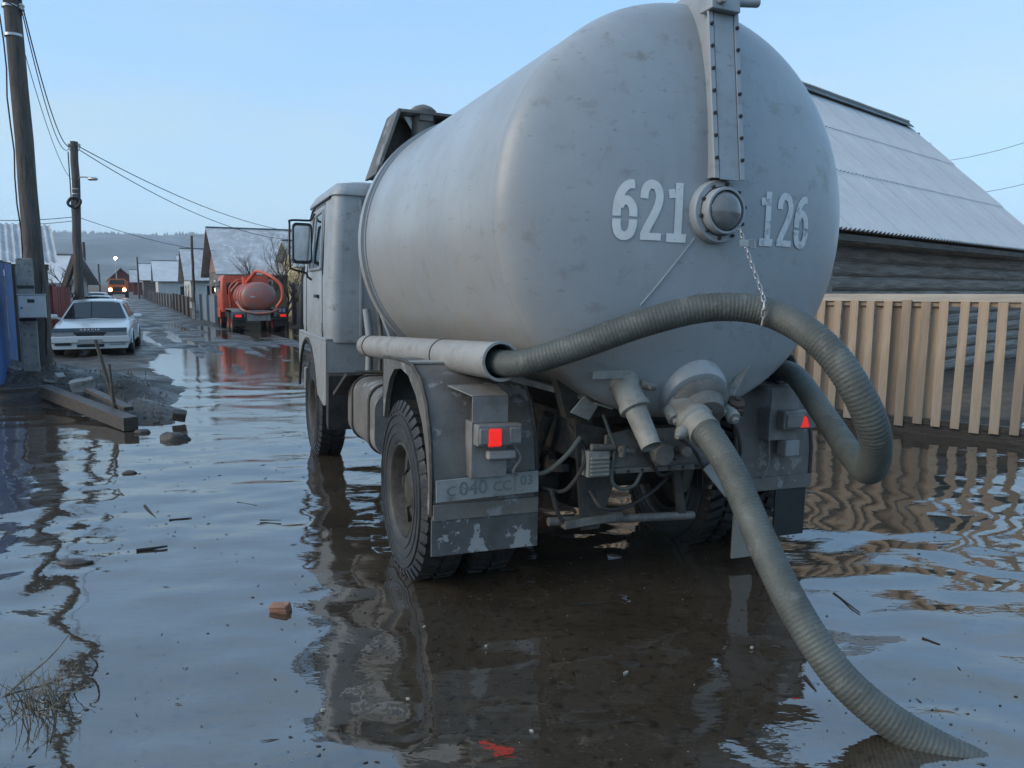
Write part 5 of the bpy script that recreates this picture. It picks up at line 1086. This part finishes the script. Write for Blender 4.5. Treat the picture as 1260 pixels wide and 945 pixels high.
def weeds(base, n_, h_, lean, label, seed, droop=1.):
    random.seed(seed); e_ = empty('dry_weeds', base); tag(e_, label, 'weeds'); k = 0; g = MB()
    for i in range(n_):
        a = random.uniform(0, 6.283); sp = random.uniform(.1, .9)*lean; hh = h_*random.uniform(.35, 1); x0, y0 = random.gauss(0, .07), random.gauss(0, .05)
        d = Vector((math.cos(a)*sp, math.sin(a)*sp, 0)); pts = [Vector((x0, y0, -.06))+d*(t*t*hh*2)+Vector((0, 0, hh*(t-.55*droop*t*t*sp*2))) for t in (0, .25, .5, .75, 1)]
        g.tube(pts, [.0032, .0028, .0022, .0016, .0008], 5)
        if random.random() < .5:
            p_ = pts[3]; g.tube([p_, p_+Vector((random.uniform(-.06, .06), random.uniform(-.06, .06), random.uniform(.0, .06)))], .0012, 4)
    g.build('stems', 'reed', e_, sharp=0); return e_
wb = pix(20, 868, 2.95); wb = Vector((-1.93, 2.98, 0))
wd_ = weeds(wb, 75, .26, .55, 'tangle of dry brown weeds standing in the water with one long pale stem', 31)
s0 = pix(-12, 872, 2.98)-wb; s1 = pix(62, 808, 3.25)-wb; s2 = pix(84, 782, 3.38)-wb
MB().tube(spline([s0, s0.lerp(s1, .5), s1, s2], 6), [.007-.0045*k/18 for k in range(19)], 6).build('long_stem', 'reed', wd_, sharp=0)
def twig(pts, r, label):
    P = spline([Vector(p) for p in pts], 6); c = P[0]; o = MB().tube([p-c for p in P], [r*(1-.6*k/len(P)) for k in range(len(P))], 6).build('twig', 'debris_dark', sharp=0); o.location = c; return tag(o, label, 'twig')
def wpix(px, py, z=.004):
    d = pix(px, py, 1)-Vector((0, 0, HC)); t = (z-HC)/d.z; return Vector((0, 0, HC))+d*t
a0 = wpix(118, 832); twig([a0+Vector((-.02, 0, .0)), a0+Vector((.0, .0, .03)), a0+Vector((.02, -.02, .07)), a0+Vector((-.03, .01, .10)), a0+Vector((.02, .02, .135))], .005, 'thin black twig curling up out of the water beside the dry weeds')
def floats(px, py, dx, dy, r, label): twig([wpix(px, py), wpix(px+dx*.3, py+dy*.3, .003), wpix(px+dx*.6, py+dy*.6, .004), wpix(px+dx, py+dy, .003)], r, label)
floats(168, 678, 38, -6, .016, 'short dark mossy stick floating in the open water'); floats(178, 622, 14, 16, .010, 'small forked twig floating beyond the mossy stick'); floats(208, 640, 28, -3, .008, 'thin dark stick floating by the forked twig')
floats(292, 618, 24, 4, .006, 'slim pale-edged twig near the truck front wheel reflection'); floats(1026, 730, 32, 24, .007, 'thin straight twig in bright water right of the sunken hose'); floats(990, 832, 14, 18, .008, 'short dark twig beside the thick hose'); floats(1135, 785, 22, 8, .006, 'fine twig drifting in the bright water on the right')
floats(320, 640, 26, 0, .006, 'hair-thin floating stick midway to the truck'); floats(700, 745, 60, -6, .003, 'thread-like stem adrift behind the truck')
# brick and litter
bp_ = wpix(345, 752); o = chunk('broken_brick', (bp_.x, bp_.y, .018), (.105, .06, .05), (rad(8), rad(-6), rad(-14)), 'broken orange brick lying awash left of the truck shadow', 'brick_clay', 'brick', 8)
def litter(px, py, w_, h_, rz, label, m='litter_pale'):
    p_ = wpix(px, py, .006); random.seed(px); g = MB(); n_ = 7; top = [(w_*math.cos(k/n_*6.283)*random.uniform(.6, 1), h_*math.sin(k/n_*6.283)*random.uniform(.6, 1)) for k in range(n_)]
    g.prism(top, 2, -.004, .006); g.v = [(a*.62, b*.62, c) for a, b, c in g.v] if m == 'litter_pale' else g.v; o = g.build('litter', m, loc=p_, rot=(random.uniform(-.15, .15), random.uniform(-.15, .15), rz)); return tag(o, label, 'litter')
litter(397, 874, .022, .012, .4, 'small white scrap floating in the lower shadow of the truck'); litter(502, 860, .016, .005, 0, 'thin white sliver near the white scrap'); litter(654, 900, .018, .008, -.7, 'pale curled scrap in brown water below the truck plate'); litter(770, 828, .03, .008, .5, 'pale stick-like scrap beside the black rag'); litter(777, 818, .06, .028, -.2, 'black crumpled rag awash behind the truck', 'debris_dark')
litter(522, 772, .02, .012, 1, 'whitish torn scrap behind the left rear wheel'); litter(98, 882, .014, .014, 0, 'pale snail-like bit beside the dry weeds'); litter(755, 685, .06, .03, .1, 'flat shiny plastic scrap floating under the rear axle', 'galvanised')
litter(925, 797, .014, .012, 0, 'white bit of foam left of the thick hose'); litter(598, 795, .010, .008, 0, 'white pellet alone in the middle of the brown water')
# drifting grit, leaf bits and straw
random.seed(77); g = MB(); cnt = 0
while cnt < 2600:
    y = 2.3+random.random()**1.7*9; x = random.uniform(-.72, .75)*y
    if mnoise.noise(Vector((x*.9, y*.9, 4)))+.35*mnoise.noise(Vector((x*3, y*3, 8))) < random.uniform(-.35, .45): continue
    if height(x, y) > -.01 or (abs(x-.5-(y-3)*-.1) > 1.25 and random.random() < .55): continue
    s_ = random.choice((.003, .004, .005, .007, .010, .016))*random.uniform(.7, 1.3)*(.6+y*.1); el = random.uniform(.18, .6); straw = random.random() < .22; el = .07 if straw else el; s_ = s_*2.6 if straw else s_; a = random.uniform(-.9, .9) if not straw else random.uniform(-1.6, 1.6); c, sn = math.cos(a), math.sin(a); n_ = random.choice((4, 5, 6)); z = wave(x, y)+.002; vs = []
    for k in range(n_):
        t = k/n_*6.283; px_, py_ = s_*math.cos(t)*random.uniform(.6, 1.1), s_*el*math.sin(t)*random.uniform(.6, 1.1); vs.append((x+px_*c-py_*sn, y+px_*sn+py_*c))
    g.add([(u, v, z) for u, v in vs]+[(x, y, z+min(s_*.3, .004))], [(k, (k+1) % n_, n_) for k in range(n_)]); cnt += 1
tag(g.build('floating_grit', 'debris_dark', sharp=0), 'scattered dark leaf bits and grit drifting on the flood water', 'debris', kind='stuff')
random.seed(78); g = MB()
for i in range(110):
    y = 2.3+random.random()**1.7*8; x = random.uniform(-.7, .72)*y; s_ = random.uniform(.0015, .0032)*(1+y*.06); z = wave(x, y)+.003
    g.add([(x+s_*math.cos(k*1.571+i), y+s_*.7*math.sin(k*1.571+i), z) for k in range(4)]+[(x, y, z+s_*.8)], [(0, 1, 4), (1, 2, 4), (2, 3, 4), (3, 0, 4)])
tag(g.build('floating_specks', 'litter_pale', sharp=0), 'tiny pale specks of foam and husk on the water', 'debris', kind='stuff')
# clods and dead grass on the bank and verges
random.seed(79); g = MB()
for i in range(420):
    hx, hy, r_, _ = random.choice(HEAPS); x, y = random.gauss(hx, r_*.7), random.gauss(hy, r_*.6); z = height(x, y)
    if z < .02: continue
    s_ = random.uniform(.008, .032); vs = []
    for k in range(6): t = k/6*6.283+random.random()*.5; vs.append((x+s_*math.cos(t), y+s_*math.sin(t)*.8, z-.01))
    g.add(vs+[(x+random.uniform(-.3, .3)*s_, y, z+s_*random.uniform(.4, .9))], [(k, (k+1) % 6, 6) for k in range(6)])
tag(g.build('clods', 'stone', sharp=0), 'crumbled earth clods on the mud bank', 'soil', kind='stuff')
random.seed(80); g = MB()
for i in range(5200):
    if i % 30 == 0: hx, hy, r_, _ = random.choice(HEAPS[:5]); x, y = random.gauss(hx, r_*.7), random.gauss(hy, r_*.6)
    else:
        s__ = random.uniform(20, 75); u = random.uniform(6.2, 8.3); x, y = .9*u-.44*s__, .44*u+.9*s__; x, y = (u-.44/.9*0)*.9-.44*s__, u*.44+.9*s__
    z = height(x, y)
    if z < .03: continue
    h_ = random.uniform(.05, .2)*(1 if i % 3 else .6); a = random.random()*6.283; w_ = .004+.0006*y; dx, dy = random.uniform(-.5, .5)*h_, random.uniform(-.5, .5)*h_
    g.add([(x-w_*math.cos(a), y-w_*math.sin(a), z-.02), (x+w_*math.cos(a), y+w_*math.sin(a), z-.02), (x+dx, y+dy, z+h_)], [(0, 1, 2)])
tag(g.build('dead_grass', 'reed', sharp=0), 'dead brown grass on the verges and the mud bank', 'grass', kind='stuff')

# ------------------------------------------------------------------ morning haze
hm = bpy.data.materials.new('haze'); hm.use_nodes = True; n, l = nodes_of(hm); n.remove(n['Principled BSDF']); pv = n.new('ShaderNodeVolumePrincipled'); pv.inputs['Density'].default_value = .00026; pv.inputs['Color'].default_value = (.80, .91, 1.0, 1); pv.inputs['Anisotropy'].default_value = .1
l(pv.outputs[0], n['Material Output'].inputs['Volume']); MATS['haze'] = hm
hz = MB().box(-5400, 5400, -5400, 5400, -12, 240).build('haze', 'haze', sharp=0); tag(hz, 'thin bluish morning haze over the village', 'haze', kind='stuff')
